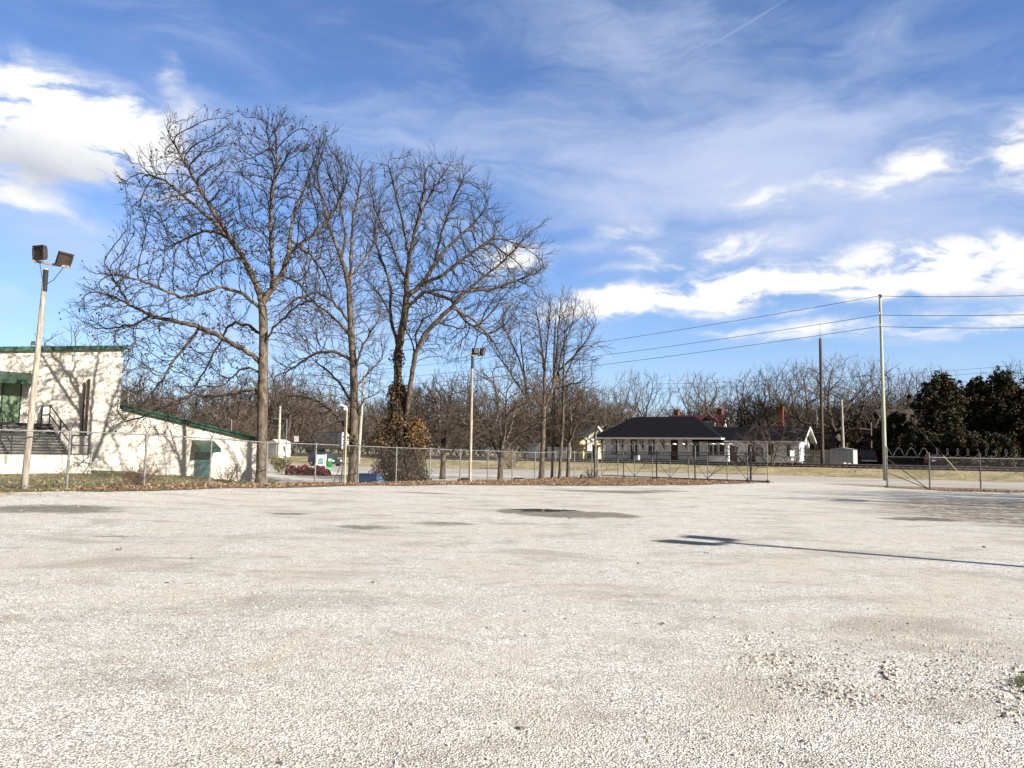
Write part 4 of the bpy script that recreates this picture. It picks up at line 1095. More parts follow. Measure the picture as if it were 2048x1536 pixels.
# vent pipe
mb = MB(); xv = dl(1590) + 2; mb.cyl((xv, ym + .3, wzr), (xv, ym + .3, wzr + 2.4), .045); mb.cyl((xv, ym + .3, wzr + .9), (xv, ym + .3, wzr + 1.35), .12); mb.build('vent_pipe', STEEL, dep)

# ------------------------------------------------------------------ houses behind
def house(name, label, px_left, px_right_gable, D_right, depth, wallh, ridgeh, wallm, roofm, zbase=.84, over=.5):
    r1 = ray(px_right_gable, 850); r1 = r1.x / r1.y; X1 = r1 * D_right; r0 = ray(px_left, 850); r0 = r0.x / r0.y
    L = (X1 - r0 * D_right) / (E[0] - r0 * E[1]); o = Vector((X1 - E[0] * L, D_right - E[1] * L, zbase))
    h = thing(name, label, 'house', tuple(o), RZ_E, local=True)
    mb = MB(); mb.box2((0, 0, -.5), (L, depth, wallh))
    for x in (0, L - .2): mb.prism([(x, 0, wallh), (x, depth, wallh), (x, depth / 2, ridgeh - .15)], (.2, 0, 0))
    mb.build('wall', wallm, h)
    mb = MB(); sl_ = (ridgeh - wallh) / (depth / 2)
    for sgn in (0, 1):
        ya = -over if sgn == 0 else depth + over; mb.prism([(-over, ya, wallh - sl_ * over), (-over, depth / 2, ridgeh), (-over, depth / 2, ridgeh + .16), (-over, ya, wallh - sl_ * over + .16)], (L + 2 * over, 0, 0))
    rf = mb.build('roof', roofm, h)
    for x in (-over - .06, L + over + .004):
        mb = MB()
        for ya in (-over, depth + over): mb.prism([(x, ya, wallh - sl_ * over - .12), (x, depth / 2, ridgeh - .12), (x, depth / 2, ridgeh + .2), (x, ya, wallh - sl_ * over + .2)], (.056, 0, 0))
        mb.build('bargeboard', WHITEP, rf)
    return h, L, rf
REDROOF = mat('red_metal_roof', (.085, .026, .026), (.06, .02, .02), .8, .5, stretch=(8, .3, .3))
Dh = 138.0
zr = at(1457, 829, Dh).z - .84
hs, L, rf = house('red_roof_house', 'white house with a dark red metal roof and two brick chimneys behind the depot', 1326, 1436, Dh, 8.5, zr - 4.3, zr, SIDING, REDROOF)
mb = MB(); xd = L * .79; yd = 2.2; zd = zr - 2.25
mb.box2((xd - 1.1, yd - .3, zd - .3), (xd + 1.1, yd + 2.4, zd + 1.15)); dm_ = mb.build('dormer', WHITEP, hs)
mb = MB(); mb.prism([(xd - 1.55, yd - .6, zd + 1.0), (xd, yd - .6, zd + 2.15), (xd, yd - .6, zd + 2.3), (xd - 1.6, yd - .6, zd + 1.12)], (0, 4, 0)); mb.prism([(xd + 1.55, yd - .6, zd + 1.0), (xd, yd - .6, zd + 2.151), (xd, yd - .6, zd + 2.301), (xd + 1.6, yd - .6, zd + 1.12)], (0, 4, 0)); mb.prism([(xd - 1.1, yd - .305, zd + 1.153), (xd + 1.1, yd - .305, zd + 1.153), (xd, yd - .305, zd + 2.0)], (0, .3, 0)); mb.build('dormer_roof', REDROOF, dm_)
for k in (-1, 1):
    mb = MB(); mb.box2((xd + k * .48 - .36, yd - .36, zd - .05), (xd + k * .48 + .36, yd - .303, zd + .85)); mb.build('window', GLS, dm_)
for x in (L * .09, L * .90):
    mb = MB(); mb.box2((x - .45, 4.6, zr - 1.5), (x + .45, 5.5, zr + 1.15)); mb.box2((x - .52, 4.53, zr + 1.153), (x + .52, 5.57, zr + 1.35)); mb.build('chimney', REDBR, hs)

YEL = mat('pale_yellow_siding', (.62, .58, .36), (.52, .49, .31), 1.5, .7, stretch=(.4, .4, 9)); GREYR = mat('grey_shingle_roof', (.20, .20, .21), (.13, .13, .14), 3.0, .9)
yo = onground(1173, 122); yh = thing('yellow_house', 'pale yellow house with a white porch column left of the depot', 'house', tuple(yo), rad(22), local=True)
mb = MB(); mb.box2((-.4, 1.6, -.3), (7, 5.5, 3.4)); mb.prism([(0, 1.6, 3.4), (7, 1.6, 3.4), (3.5, 1.6, 5.4)], (0, .2, 0)); mb.build('wall', YEL, yh)
mb = MB()
for s_ in (-1, 1): mb.prism([(3.5 + s_ * 4.0, -.2, 3.2), (3.5, -.2, 5.5), (3.5, -.2, 5.66), (3.5 + s_ * 4.0, -.2, 3.36)], (0, 6.0, 0))
mb.build('roof', GREYR, yh)
mb = MB(); mb.box2((-.4, -.1, 3.02), (7.4, .3, 3.2)); mb.build('porch_beam', WHITEP, yh)
for x in (.55, 3.4, 6.4):
    mb = MB(); mb.box2((x - .42, -.05, -.3), (x + .42, .45, 3.017)); mb.box2((x - .5, -.13, -.3), (x + .5, .53, .1)); mb.build('porch_column', WHITEP, yh)
mb = MB(); mb.box2((1.5, 1.52, 0), (2.5, 1.597, 2.1)); mb.build('door', mat('dark_green_door', (.03, .08, .04), (.02, .055, .03), 3.0, .5), yh)
for x in (3.9, 5.4):
    mb = MB(); mb.box2((x - .5, 1.53, .9), (x + .5, 1.597, 2.3)); w = mb.build('window', WHITEP, yh); mb = MB(); mb.box2((x - .4, 1.50, 1.0), (x + .4, 1.527, 2.2)); mb.build('pane', GLS, w)

BRN = mat('brown_shingle_roof_dark', (.085, .068, .055), (.055, .045, .038), 2.0, .9); BRW = mat('brown_wood_siding', (.075, .06, .048), (.05, .04, .033), 2.0, .85, stretch=(.5, .5, 6))
Db = 97.0
bo = onground(1780, 104); zr = at(1850, 817, 103).z - bo.z
bh = thing('brown_house', 'dark brown two storey house half hidden by evergreens at the right', 'house', tuple(bo), RZ_E * .35, local=True)
mb = MB(); mb.box2((0, 0, -.4), (17, 9, zr - 2.6)); 
for x in (0, 16.8): mb.prism([(x, 0, zr - 2.6), (x, 9, zr - 2.6), (x, 4.5, zr - .1)], (.2, 0, 0))
mb.build('wall', BRW, bh)
mb = MB()
for ya in (-.8, 9.8): mb.prism([(-.6, ya, zr - 3.05), (-.6, 4.5, zr), (-.6, 4.5, zr + .15), (-.6, ya, zr - 2.9)], (18.2, 0, 0))
mb.build('roof', BRN, bh)
for x, z in ((3.2, 2.9), (6.2, 2.9), (9.2, 2.9), (12.4, 2.9), (3.2, .5), (9.2, .5)):
    mb = MB(); mb.box2((x - .8, -.06, z), (x + .8, -.004, z + 1.35)); w = mb.build('window', mat('tan_trim', (.23, .20, .16), (.17, .15, .12), 3.0, .7), bh); mb = MB(); mb.box2((x - .7, -.09, z + .1), (x + .7, -.063, z + 1.25)); mb.build('pane', GLS, w)
mb = MB(); mb.box2((1.5, -1.6, 2.2), (11, -.004, 2.4)); mb.build('balcony', mat('tan_trim', (.23, .20, .16), (.17, .15, .12), 3.0, .7), bh)

# ------------------------------------------------------------------ railway tracks
RAILM = mat('rusty_rail', (.16, .11, .08), (.09, .065, .05), 6.0, .5, .3); RAILT = mat('worn_rail_head', (.62, .60, .57), (.5, .48, .46), 3.0, .3, .8)
SLEEP = mat('sleeper_timber', (.07, .055, .042), (.04, .032, .026), 5.0, .95)
for u0, lab in ((79.6, 'nearer railway track on the dark ballast'), (84.6, 'farther railway track beside the depot platform')):
    tr = thing('railway_track', lab, 'railway track', su(0, u0), group='railway tracks')
    mb = MB()
    for s_ in np.arange(-170, 110, .62):
        c = su(s_, u0, .06); mb.box(c, (.22, 2.5, .16), RZ_E)
    o = mb.build('sleepers', SLEEP, tr); o['kind'] = 'stuff'
    for du in (-.72, .72):
        mb = MB(); mh = MB()
        ss = np.arange(-240, 126, 6.0)
        for i in range(len(ss) - 1):
            a, b = Vector(su(ss[i], u0 + du, .23)), Vector(su(ss[i + 1], u0 + du, .23)); v = b - a; R = v.to_track_quat('X', 'Z').to_matrix()
            mb.box((a + b) / 2, (v.length, .09, .14), R=R, mi=0); mb.box((a + b) / 2 + Vector((0, 0, .085)), (v.length, .075, .02), R=R, mi=1)
        mb.build('rail', [RAILM, RAILT], tr)

# ------------------------------------------------------------------ fences
def post_mesh(x, y, z, h, arms=True, r=.04):
    mb = MB(); mb.cyl((x, y, z - .2), (x, y, z + h), r, sides=8); mb.ball((x, y, z + h), r * 1.15, 0, 8, 4)
    return mb
def mesh_panel(mb, a, b, za, zb_, h0, h1, pitch=.075, r=.0022):
    """diagonal wires between two posts, clipped to the panel"""
    L = math.hypot(b[0] - a[0], b[1] - a[1]); H = h1 - h0; d = Vector((b[0] - a[0], b[1] - a[1], 0)) / L
    V = []
    k = -H
    while k < L:
        for sgn in (1, -1):
            s0, s1 = max(0, k), min(L, k + H)
            if s1 - s0 < .01: continue
            zz = [(s_ - k) if sgn == 1 else H - (s_ - k) for s_ in (s0, s1)]
            P_ = []
            for s_, q in zip((s0, s1), zz):
                f = s_ / L; P_.append(Vector((a[0] + d.x * s_, a[1] + d.y * s_, za + (zb_ - za) * f + h0 + q)))
            o = d * r * 1.2; n = Vector((-d.y, d.x, 0)) * r * 1.2 * sgn
            V.append([P_[0] - o + n, P_[1] - o + n, P_[1] + o + n, P_[0] + o + n]); V.append([P_[0] - o + n, P_[1] - o + n, P_[1] - n, P_[0] - n])
        k += pitch
    mb.quads(np.array([[tuple(p) for p in q] for q in V]))
fl = thing('chain_link_fence', 'long grey chain link fence running from the white building to the rolling gate', 'fence', (FENCE_L[4][0], FENCE_L[4][1], gz(*FENCE_L[4])))
PTS = [(x, y, gz(x, y) + .02) for x, y in FENCE_L]
HF = 1.80; tops = []; mm = MB(); railm = MB(); bw = MB()
for i, (x, y, z) in enumerate(PTS):
    h = HF + (.05 if i <= 5 else 0)
    post_mesh(x, y, z, h, r=.042 if i <= 5 else .035).build('fence_post', STEEL, fl)
    tops.append((x, y, z + h))
    if i <= 8:
        arm = MB()
        # V shaped wire arms across the fence line
        ax, ay = .83, -.55
        for s_ in (-1, 1): arm.cyl((x, y, z + h), (x + s_ * ax * .26, y + s_ * ay * .26, z + h + .30), .016, .012, 5)
        arm.build('wire_arm', STEELD, fl)
for i in range(len(PTS) - 1):
    railm.cyl((tops[i][0], tops[i][1], tops[i][2] - .04), (tops[i + 1][0], tops[i + 1][1], tops[i + 1][2] - .04), .024, sides=6)
    mesh_panel(mm, PTS[i], PTS[i + 1], PTS[i][2], PTS[i + 1][2], .04, HF - .06, .075 if i < 6 else .10, .0024 if i < 6 else .0015)
railm.build('top_rail', STEEL, fl); mm.build('chain_link_mesh', WIREM, fl)

def razor_coil(pts, R, pitch, rw=.007, mat_=RAZOR):
    mb = MB(); P_ = [Vector(p) for p in pts]
    for i in range(len(P_) - 1):
        a, b = P_[i], P_[i + 1]; v = b - a; L = v.length; d = v.normalized(); n = Vector((-d.y, d.x, 0)); m = int(L / pitch * 14); Q = []
        for k in range(m + 1):
            f = k / m; th = 2 * math.pi * f * L / pitch + i; q = a + v * f + n * (R * math.sin(th)) + Vector((0, 0, R * math.cos(th))); Q.append(tuple(q))
        mb.tube(Q, rw, 4, cap=False)
    return mb
# right hand fence
R0 = ground(1775, 976); R1 = ground(1860, 979); R2 = ground(1962, 980)
FR = [Vector((R0.x, R0.y, 0)), Vector((R1.x, R1.y, 0)), Vector((R2.x, R2.y, 0))]
dR = (FR[2] - FR[1])
for k in range(4): FR.append(FR[-1] + dR)
fr = thing('chain_link_fence', 'grey fence with razor coil and slanting braces at the right of the lot entrance', 'fence', (FR[0].x, FR[0].y, gz(FR[0].x, FR[0].y)))
mm = MB(); tp = []
for i, p in enumerate(FR):
    z = gz(p.x, p.y); h = 1.85 if i else 2.15
    post_mesh(p.x, p.y, z, h + .12, r=.05 if i == 0 else .04).build('fence_post', STEEL if i == 0 else STEELD, fr); tp.append(Vector((p.x, p.y, z + 1.74)))
rm = MB()
for i in range(len(FR) - 1):
    rm.cyl(tp[i], tp[i + 1], .022, sides=6); mesh_panel(mm, FR[i], FR[i + 1], gz(FR[i].x, FR[i].y), gz(FR[i + 1].x, FR[i + 1].y), .05, 1.7, .11, .0022)
rm.build('top_rail', STEEL, fr); mm.build('chain_link_mesh', WIREM, fr)
zb0 = gz(FR[0].x, FR[0].y); zb1 = gz(FR[1].x, FR[1].y)
for h in (1.66, .86):
    mb = MB(); mb.cyl((FR[0].x, FR[0].y, zb0 + h), tuple(FR[1] - (FR[1] - FR[0]) * .05 + Vector((0, 0, zb1 + .04))), .022, sides=6); mb.build('brace', STEELD, fr)
razor_coil([p + Vector((0, 0, .28)) for p in tp], 0.23, .62, .0065).build('razor_coil', RAZOR, fr)

# rolling gate, slid open behind the fence end
G0, G1 = at(1203, 948, 56.5), at(1536, 964, 46.5)
GA = Vector((G0.x, G0.y, gz(G0.x, G0.y) + .10)); GB = Vector((G1.x, G1.y, gz(G1.x, G1.y) + .10))
gt = thing('rolling_gate', 'long braced steel rolling gate standing open at the lot entrance', 'gate', tuple((GA + GB) / 2 - Vector((0, 0, .1))))
gh = 1.76; ncol = 8
pxs = [1203, 1236, 1269, 1305, 1340, 1377, 1415, 1454, 1495, 1535]
def on_gate(px):
    d = ray(px, 930); r = d.x / d.y; v = GB - GA; f = (r * GA.y - GA.x) / (v.x - r * v.y); return GA + v * f
cols = [on_gate(p) for p in pxs]
fm = MB()
for h in (.02, gh - .18, gh): fm.cyl(cols[0] + Vector((0, 0, h)), cols[-1] + Vector((0, 0, h)), .028 if h > .1 else .035, sides=6)
fm.build('gate_frame', STEELD, gt)
for c in cols:
    m_ = MB(); m_.cyl(c, c + Vector((0, 0, gh + .62)), .026, sides=6); m_.build('upright', STEEL, gt)
m_ = MB()
for i in range(0, 8, 2):
    a, b, c = cols[i], cols[i + 1], cols[min(i + 2, 9)]
    m_.cyl(a + Vector((0, 0, .05)), b + Vector((0, 0, gh - .2)), .02, sides=5); m_.cyl(b + Vector((0, 0, gh - .2)), c + Vector((0, 0, .05)), .02, sides=5)
m_.cyl(cols[6] + Vector((0, 0, .1)), cols[7] + Vector((0, 0, gh * .6)), .018, sides=5)
m_.cyl(cols[8] + Vector((0, 0, .1)), cols[9] + Vector((0, 0, gh - .2)), .018, sides=5)
m_.build('diagonal_brace', STEEL, gt)
razor_coil([cols[0] + Vector((0, 0, gh + .35)), cols[3] + Vector((0, 0, gh + .35)), cols[6] + Vector((0, 0, gh + .35)), cols[9] + Vector((0, 0, gh + .35))], 0.25, .66, .0065).build('razor_coil', RAZOR, gt)
for c in (cols[8], cols[9]):
    m_ = MB(); m_.ball(c, .13, 0, 10, 6, (1, .5, 1)); m_.build('roller', BLACKM, gt)
mm = MB()
for i in range(9): mesh_panel(mm, cols[i], cols[i + 1], cols[i].z, cols[i + 1].z, .05, gh - .02, .13, .0022)
mm.build('chain_link_mesh', WIREM, gt)
# guide posts of the gate
for k, (px, lab) in enumerate(((1251, 'left steel guide post before the rolling gate'), (1317, 'middle steel guide post before the rolling gate'), (1394, 'thick dark steel guide post before the rolling gate'), (1505, 'steel guide post nearest the free end of the rolling gate'))):
    c = on_gate(px); vdir = (GB - GA).normalized(); nrm = Vector((vdir.y, -vdir.x, 0)); nrm = nrm if nrm.y < 0 else -nrm
    p = c + nrm * .22; z = gz(p.x, p.y)
    g = thing('gate_post', lab, 'post', (p.x, p.y, z), group='guide posts of the rolling gate')
    h = 2.25; mb = MB(); mb.cyl((p.x, p.y, z - .1), (p.x, p.y, z + h), .055 if px in (1394, 1505) else .04, sides=10); mb.build('pole', STEELD, g)
    mb = MB(); mb.box((p.x, p.y, z + .05), (.24, .24, .10)); mb.build('footing', STAIRC, g)
    mb = MB(); mb.box((p.x - nrm.x * .1, p.y - nrm.y * .1, z + 1.78), (.16, .16, .14)); mb.build('guide_roller', BLACKM, g)

# ------------------------------------------------------------------ floodlight poles
LENS = glass('flood_lens', (.10, .105, .10), .08)
REFL = mat('bare_reflector', (.85, .84, .8), (.6, .6, .56), 20.0, .15, .9)
def floodlight(parent, c, yaw, tilt, s=.46):
    R = Matrix.Rotation(yaw, 3, 'Z') @ Matrix.Rotation(tilt, 3, 'X')
    c = Vector(c)
    def T(p): return tuple(R @ Vector(p) + c)
    mb = MB(); h = s / 2; d = s * .42
    ring0 = [(-h, -d * .3, -h), (h, -d * .3, -h), (h, -d * .3, h), (-h, -d * .3, h)]; ring1 = [(-h, d * .25, -h), (h, d * .25, -h), (h, d * .25, h), (-h, d * .25, h)]
    ring2 = [(-h * .62, d * .8, -h * .55), (h * .62, d * .8, -h * .55), (h * .62, d * .8, h * .55), (-h * .62, d * .8, h * .55)]
    v = [T(p) for p in ring0 + ring1 + ring2]; fs = []
    for o in (0, 4):
        for k in range(4): fs.append((o + k, o + (k + 1) % 4, o + 4 + (k + 1) % 4, o + 4 + k))
    fs += [(3, 2, 1, 0), (8, 9, 10, 11)]
    mb.add(v, fs)
    mb.box(T((0, -d * .38, h * .93)), (s * 1.06, d * .18, s * .12), R=R); mb.box(T((0, -d * .38, -h * .8)), (s * 1.06, d * .18, s * .24), R=R)
    for k in (-1, 1): mb.box(T((k * h * .96, -d * .38, .05 * s)), (s * .13, d * .18, s * .62), R=R)
    hd = mb.build('floodlight', BRONZE, parent)
    mb = MB(); mb.box(T((0, -d * .33, .06 * s)), (s * .78, .01, s * .58), R=R); mb.build('lens', LENS, hd)
    mb = MB(); mb.box(T((0, -d * .36, -.03 * s)), (s * .34, .012, s * .22), R=R); mb.build('reflector', REFL, hd)
    mb = MB(); Ry = Matrix.Rotation(yaw, 3, 'Z'); w = h * 1.16
    def Y(p): return tuple(Ry @ Vector(p) + c)
    mb.tube([Y((-w, 0, .05)), Y((-w, 0, -h * 1.18)), Y((w, 0, -h * 1.18)), Y((w, 0, .05))], .016, 6)
    for k in (-1, 1): mb.ball(Y((k * w, 0, .03)), .04, 0, 6, 4)
    mb.build('bracket', BRONZE, hd)
    return hd
def light_pole(label, base, top, r0, r1, heads, arm, mt=WOODP, group='wooden floodlight poles'):
    b, t_ = Vector(base), Vector(top)
    g = thing('light_pole', label, 'light pole', tuple(b), group=group)
    mb = MB(); n = 14; mb.tube([tuple(b + (t_ - b) * (k / n) - Vector((0, 0, .3 if k == 0 else 0))) for k in range(n + 1)], [r0 + (r1 - r0) * k / n for k in range(n + 1)], 14); mb.build('pole', mt, g, smooth=True)
    a, c = Vector(arm[0]), Vector(arm[1]); v = c - a
    mb = MB(); mb.box((a + c) / 2, (v.length, .09, .07), R=v.to_track_quat('X', 'Z').to_matrix()); mb.build('crossarm', WOODP, g)
    for h in heads: floodlight(g, *h)
    m2 = MB(); 
    for h in heads:
        hc = Vector(h[0]); q = t_ - Vector((0, 0, .55)); mid = (hc + q) / 2 + Vector((0, 0, -.25)); m2.tube([tuple(hc - Vector((0, 0, .28))), tuple(mid), tuple(q)], .012, 5)
    m2.cyl(t_ - Vector((0, 0, .75)), t_ - Vector((0, 0, .05)), r1 * 1.1, r1 * 1.1, 10)
    m2.build('wiring', CABLE, g)
    return g
D1 = 23.8
b = at(48, 978, D1); b.z = gz(b.x, b.y); t_ = at(92, 537, D1)
light_pole('leaning wooden light pole with two bronze floodlights in front of the white building', b, t_, .105, .07,
           [(at(80.5, 506, D1 - .05), rad(-20), rad(6), .455), (at(128, 518, D1), rad(62), rad(24), .43)], (at(66, 522, D1 - .02), at(137, 534, D1 + .02)))
D2 = 40.4
b = at(940, 965, D2); b.z = gz(b.x, b.y); t_ = at(945, 710, D2)
light_pole('wooden light pole with two dark floodlights behind the leaf strip in the middle', b, t_, .085, .065,
           [(at(951, 703, D2), rad(200), rad(4), .36), (at(965.5, 703, D2), rad(115), rad(14), .40)], (at(942, 711, D2), at(968, 711, D2)))
# the two poles right of the picture that cast the long thin shadows
def shadow_pole(head, hgt, label):
    L = hgt / math.tan(SUN_EL); x, y = head.x + .83 * L, head.y - .557 * L; z = gz(x, y)
    light_pole(label, (x, y, z), (x, y, z + hgt - .1), .13, .10, [((x - .30, y - .38, z + hgt + .22), rad(34), rad(8), .52), ((x + .26, y + .40, z + hgt + .20), rad(62), rad(14), .52)], ((x - .36, y - .54, z + hgt - .1), (x + .36, y + .54, z + hgt - .1)))
shadow_pole(ground(1425, 1086), 7.2, 'wooden floodlight pole right of the lot, nearer the camera')
shadow_pole(ground(1712, 1003), 7.2, 'wooden floodlight pole right of the lot, nearer the right fence')

# small lamp posts
LAMPW = mat('white_lamp_housing', (.80, .80, .78), (.7, .7, .68), 4.0, .4); YSTEEL = mat('yellowed_steel', (.40, .35, .22), (.27, .235, .15), 4.0, .6)
D3 = 34.0; b = at(689, 970, D3); b.z = gz(b.x, b.y); t_ = at(694, 816, D3)
lp = thing('lamp_post', 'thin yellowish lamp post bolted to a dark post beside the straight tree', 'lamp post', tuple(b))
mb = MB(); mb.cyl(b - Vector((0, 0, .2)), t_, 0.042, .038, 10); mb.build('pole', YSTEEL, lp)
mb = MB(); q = b + Vector((-.14, .02, 0)); mb.cyl(q - Vector((0, 0, .2)), (q.x + .08, q.y, t_.z - .15), .04, .035, 8); mb.build('dark_post', STEELD, lp)
mb = MB(); a = at(682, 811, D3); v = Vector(t_) - a; mb.box((a + Vector(t_)) / 2 + Vector((-.02, 0, .05)), (v.length * 1.05, .16, .07), R=v.to_track_quat('X', 'Z').to_matrix()); mb.box((t_.x - .06, t_.y, t_.z - .04), (.14, .14, .1)); mb.build('lamp', LAMPW, lp)
D4 = 52.0; b = onground(1190, D4); t_ = at(1191, 866, D4)
lp = thing('lamp_post', 'steel lamp post with a tilted white lamp at the left end of the rolling gate', 'lamp post', tuple(b))
mb = MB(); mb.cyl(b - Vector((0, 0, .2)), t_, .095, .085, 10); mb.build('pole', STEELD, lp)
mb = MB(); q = b + Vector((.17, 0, 0)); mb.cyl(q - Vector((0, 0, .2)), q + Vector((0, 0, 1.95)), .05, .05, 8); mb.build('side_post', STEEL, lp)
mb = MB(); c = at(1200, 858, D4); mb.box(c, (.42, .2, .11), R=Matrix.Rotation(rad(50), 3, 'Y')); mb.cyl(t_ - Vector((0, 0, .05)), c, .02, sides=6); mb.build('lamp', LAMPW, lp)

# ------------------------------------------------------------------ utility poles and wires
PALEP = mat('pale_treated_pole', (.40, .40, .32), (.27, .27, .21), 2.0, .8, bump=.3, stretch=(3, 3, .3)); DARKP = mat('dark_creosote_pole', (.085, .06, .045), (.05, .036, .028), 3.0, .9, stretch=(3, 3, .3))
def pole(name, label, px, D, pxt, pyt, r0, r1, m, group='utility poles', z=None, extra=None):
    b = onground(px, D); t_ = at(pxt, pyt, D)
    g = thing(name, label, 'pole', tuple(b), group=group); mb = MB(); n = 10
    mb.tube([tuple(b + (t_ - b) * k / n - Vector((0, 0, .3 if k == 0 else 0))) for k in range(n + 1)], [r0 + (r1 - r0) * k / n for k in range(n + 1)], 12)
    mb.build('pole', m, g, smooth=True)
    if extra: extra(g, b, t_)
    return g, b, t_
def insul(g, b, t_):
    for d in (.25, 1.5, 2.4):
        mb = MB(); mb.cyl(t_ + Vector((-.16, -.12, -d)), t_ + Vector((-.16, -.12, -d + .16)), .05, .035, 8); mb.cyl(t_ + Vector((0, 0, -d + .03)), t_ + Vector((-.16, -.12, -d + .03)), .02, sides=5); mb.build('insulator', mat('porcelain', (.55, .5, .42), (.4, .36, .3), 4., .3), g)
    mb = MB(); mb.cyl(t_ - Vector((0, 0, .22)), t_ + Vector((0, 0, .03)), .125, .125, 10); mb.build('cap', DARKP, g)
DU = 56.0
ug, ub, ut = pole('utility_pole', 'tall pale utility pole beyond the right fence, carrying three wires', 1770, DU, 1760, 590, .155, .09, PALEP, extra=insul)
def whip(g, b, t_):
    mb = MB(); mb.cyl(t_ - Vector((0, 0, .5)), t_ + Vector((0, 0, 1.6)), .025, .012, 6); mb.build('whip_antenna', STEELD, g)
pole('utility_pole', 'tall dark pole with a thin whip antenna between the gable end and the white shed', 1645, 76.0, 1640.5, 677, .19, .13, DARKP, extra=whip)
def arm_lamp(g, b, t_):
    mb = MB(); mb.tube([tuple(t_ - Vector((0, 0, .1))), tuple(t_ + Vector((-.7, 0, .1))), tuple(t_ + Vector((-1.3, 0, .05)))], .04, 6); mb.box(t_ + Vector((-1.5, 0, .03)), (.5, .22, .12)); mb.build('lamp_arm', STEEL, g)
dw_, db_, dt_ = pole('utility_pole', 'pale utility pole partly hidden behind the straight tree', 716, 96.0, 729, 742, .22, .12, PALEP)
pole('utility_pole', 'short pale cut off pole beside the small white shed', 556, 90.0, 560.5, 812, .17, .13, PALEP)
pole('street_lamp', 'thin street lamp right of the short pale pole', 571, 98.0, 574, 838, .09, .06, STEEL, extra=arm_lamp, group='street lamps across the car park')
pole('street_lamp', 'thin street lamp showing above the low green roof edge', 462, 98.0, 463, 838, .09, .06, STEEL, extra=arm_lamp, group='street lamps across the car park')
pole('utility_pole', 'grey wooden pole rising behind the white sheds', 1688, 90.0, 1683, 800, .17, .12, WOODP)
pole('utility_pole', 'thin brown pole rising behind the parked pickup', 1743, 96.0, 1742, 845, .10, .08, mat('brown_pole', (.19, .12, .08), (.13, .085, .06), 3., .8))
pole('utility_pole', 'faint thin pole in the notch above the low green roof', 255, 92.0, 257, 742, .10, .07, WOODP)
def wire(label, A, Bp, Cp, sag, r=.018):
    mb = MB(); 
    for a, b, s_ in ((A, Bp, sag), (Bp, Cp, sag * .5)):
        n = 24; mb.tube([tuple(a + (b - a) * (k / n) - Vector((0, 0, 4 * s_ * (k / n) * (1 - k / n)))) for k in range(n + 1)], r, 4, cap=False)
    o = mb.build('overhead_wire', CABLE); return tag(o, label, 'wire', 'overhead wires of the tall pale pole')
for (pa, pb, pc, lab) in ((742, 592, 583, 'topmost overhead wire of the tall pale pole'), (760, 630, 621, 'middle overhead wire of the tall pale pole'), (775, 653, 647, 'lowest overhead wire of the tall pale pole')):
    A = at(729, pa, 96.0); Bp = at(1758, pb, DU - .1); Cp = at(2048, pc, 47.0); Cp = Bp + (Cp - Bp) * 2.2
    wire(lab, A, Bp, Cp, .55)
for (py0, py1, lab) in ((768, 754, 'upper of two faint distant wires above the evergreens'), (777, 764, 'lower of two faint distant wires above the evergreens')):
    mb = MB(); a, b = at(1300, py0, 140), at(2200, py1 - 38, 120); n = 20; mb.tube([tuple(a + (b - a) * (k / n) - Vector((0, 0, 4 * .8 * (k / n) * (1 - k / n)))) for k in range(n + 1)], .022, 4, cap=False)
    tag(mb.build('overhead_wire', CABLE), lab, 'wire', 'distant wires')
a, b = at(1757, 770, DU), ground(1931, 960)
gw = thing('guy_wire', 'slanting guy wire with a yellow sleeve anchored beyond the right fence', 'guy wire', tuple(b))
mb = MB(); mb.cyl(a, b, .012, sides=5); mb.build('wire', CABLE, gw)
mb = MB(); mb.cyl(b + (a - b) * .02, b + (a - b) * .27, .024, sides=8); mb.build('sleeve', mat('yellow_sleeve', (.62, .52, .22), (.5, .42, .18), 3., .5), gw)

# ------------------------------------------------------------------ cars
TYRE = mat('tyre_rubber', (.02, .02, .02), (.012, .012, .012), 6., .9); RIM = mat('alloy_rim', (.45, .45, .46), (.3, .3, .3), 6., .35, .8)
CGLASS = glass('car_glass', (.02, .024, .028), .05); HEADL = mat('headlamp_glass', (.75, .77, .78), (.6, .6, .6), 10., .15); TAILL = mat('tail_lamp_red', (.35, .02, .015), (.22, .012, .01), 8., .2)
PLATE = mat('number_plate', (.7, .7, .68), (.6, .6, .58), 8., .5); CHROME = mat('chrome_bumper', (.5, .5, .5), (.35, .35, .35), 5., .25, .9)
def loft(mb, secs, mi=0):
    n = len(secs[0]); v = [p for s_ in secs for p in s_]; fs = []
    for i in range(len(secs) - 1):
        for k in range(n): fs.append((i * n + k, i * n + (k + 1) % n, (i + 1) * n + (k + 1) % n, (i + 1) * n + k))
    fs += [tuple(range(n))[::-1], tuple(range((len(secs) - 1) * n, len(secs) * n))]
    mb.add(v, fs, mi)
def sec(x, w, zb_, zt_, tuck=.08):
    w /= 2; h = zt_ - zb_
    return [(x, -w + tuck, zb_), (x, -w, zb_ + h * .3), (x, -w, zb_ + h * .72), (x, -w + .09, zt_), (x, w - .09, zt_), (x, w, zb_ + h * .72), (x, w, zb_ + h * .3), (x, w - tuck, zb_)]
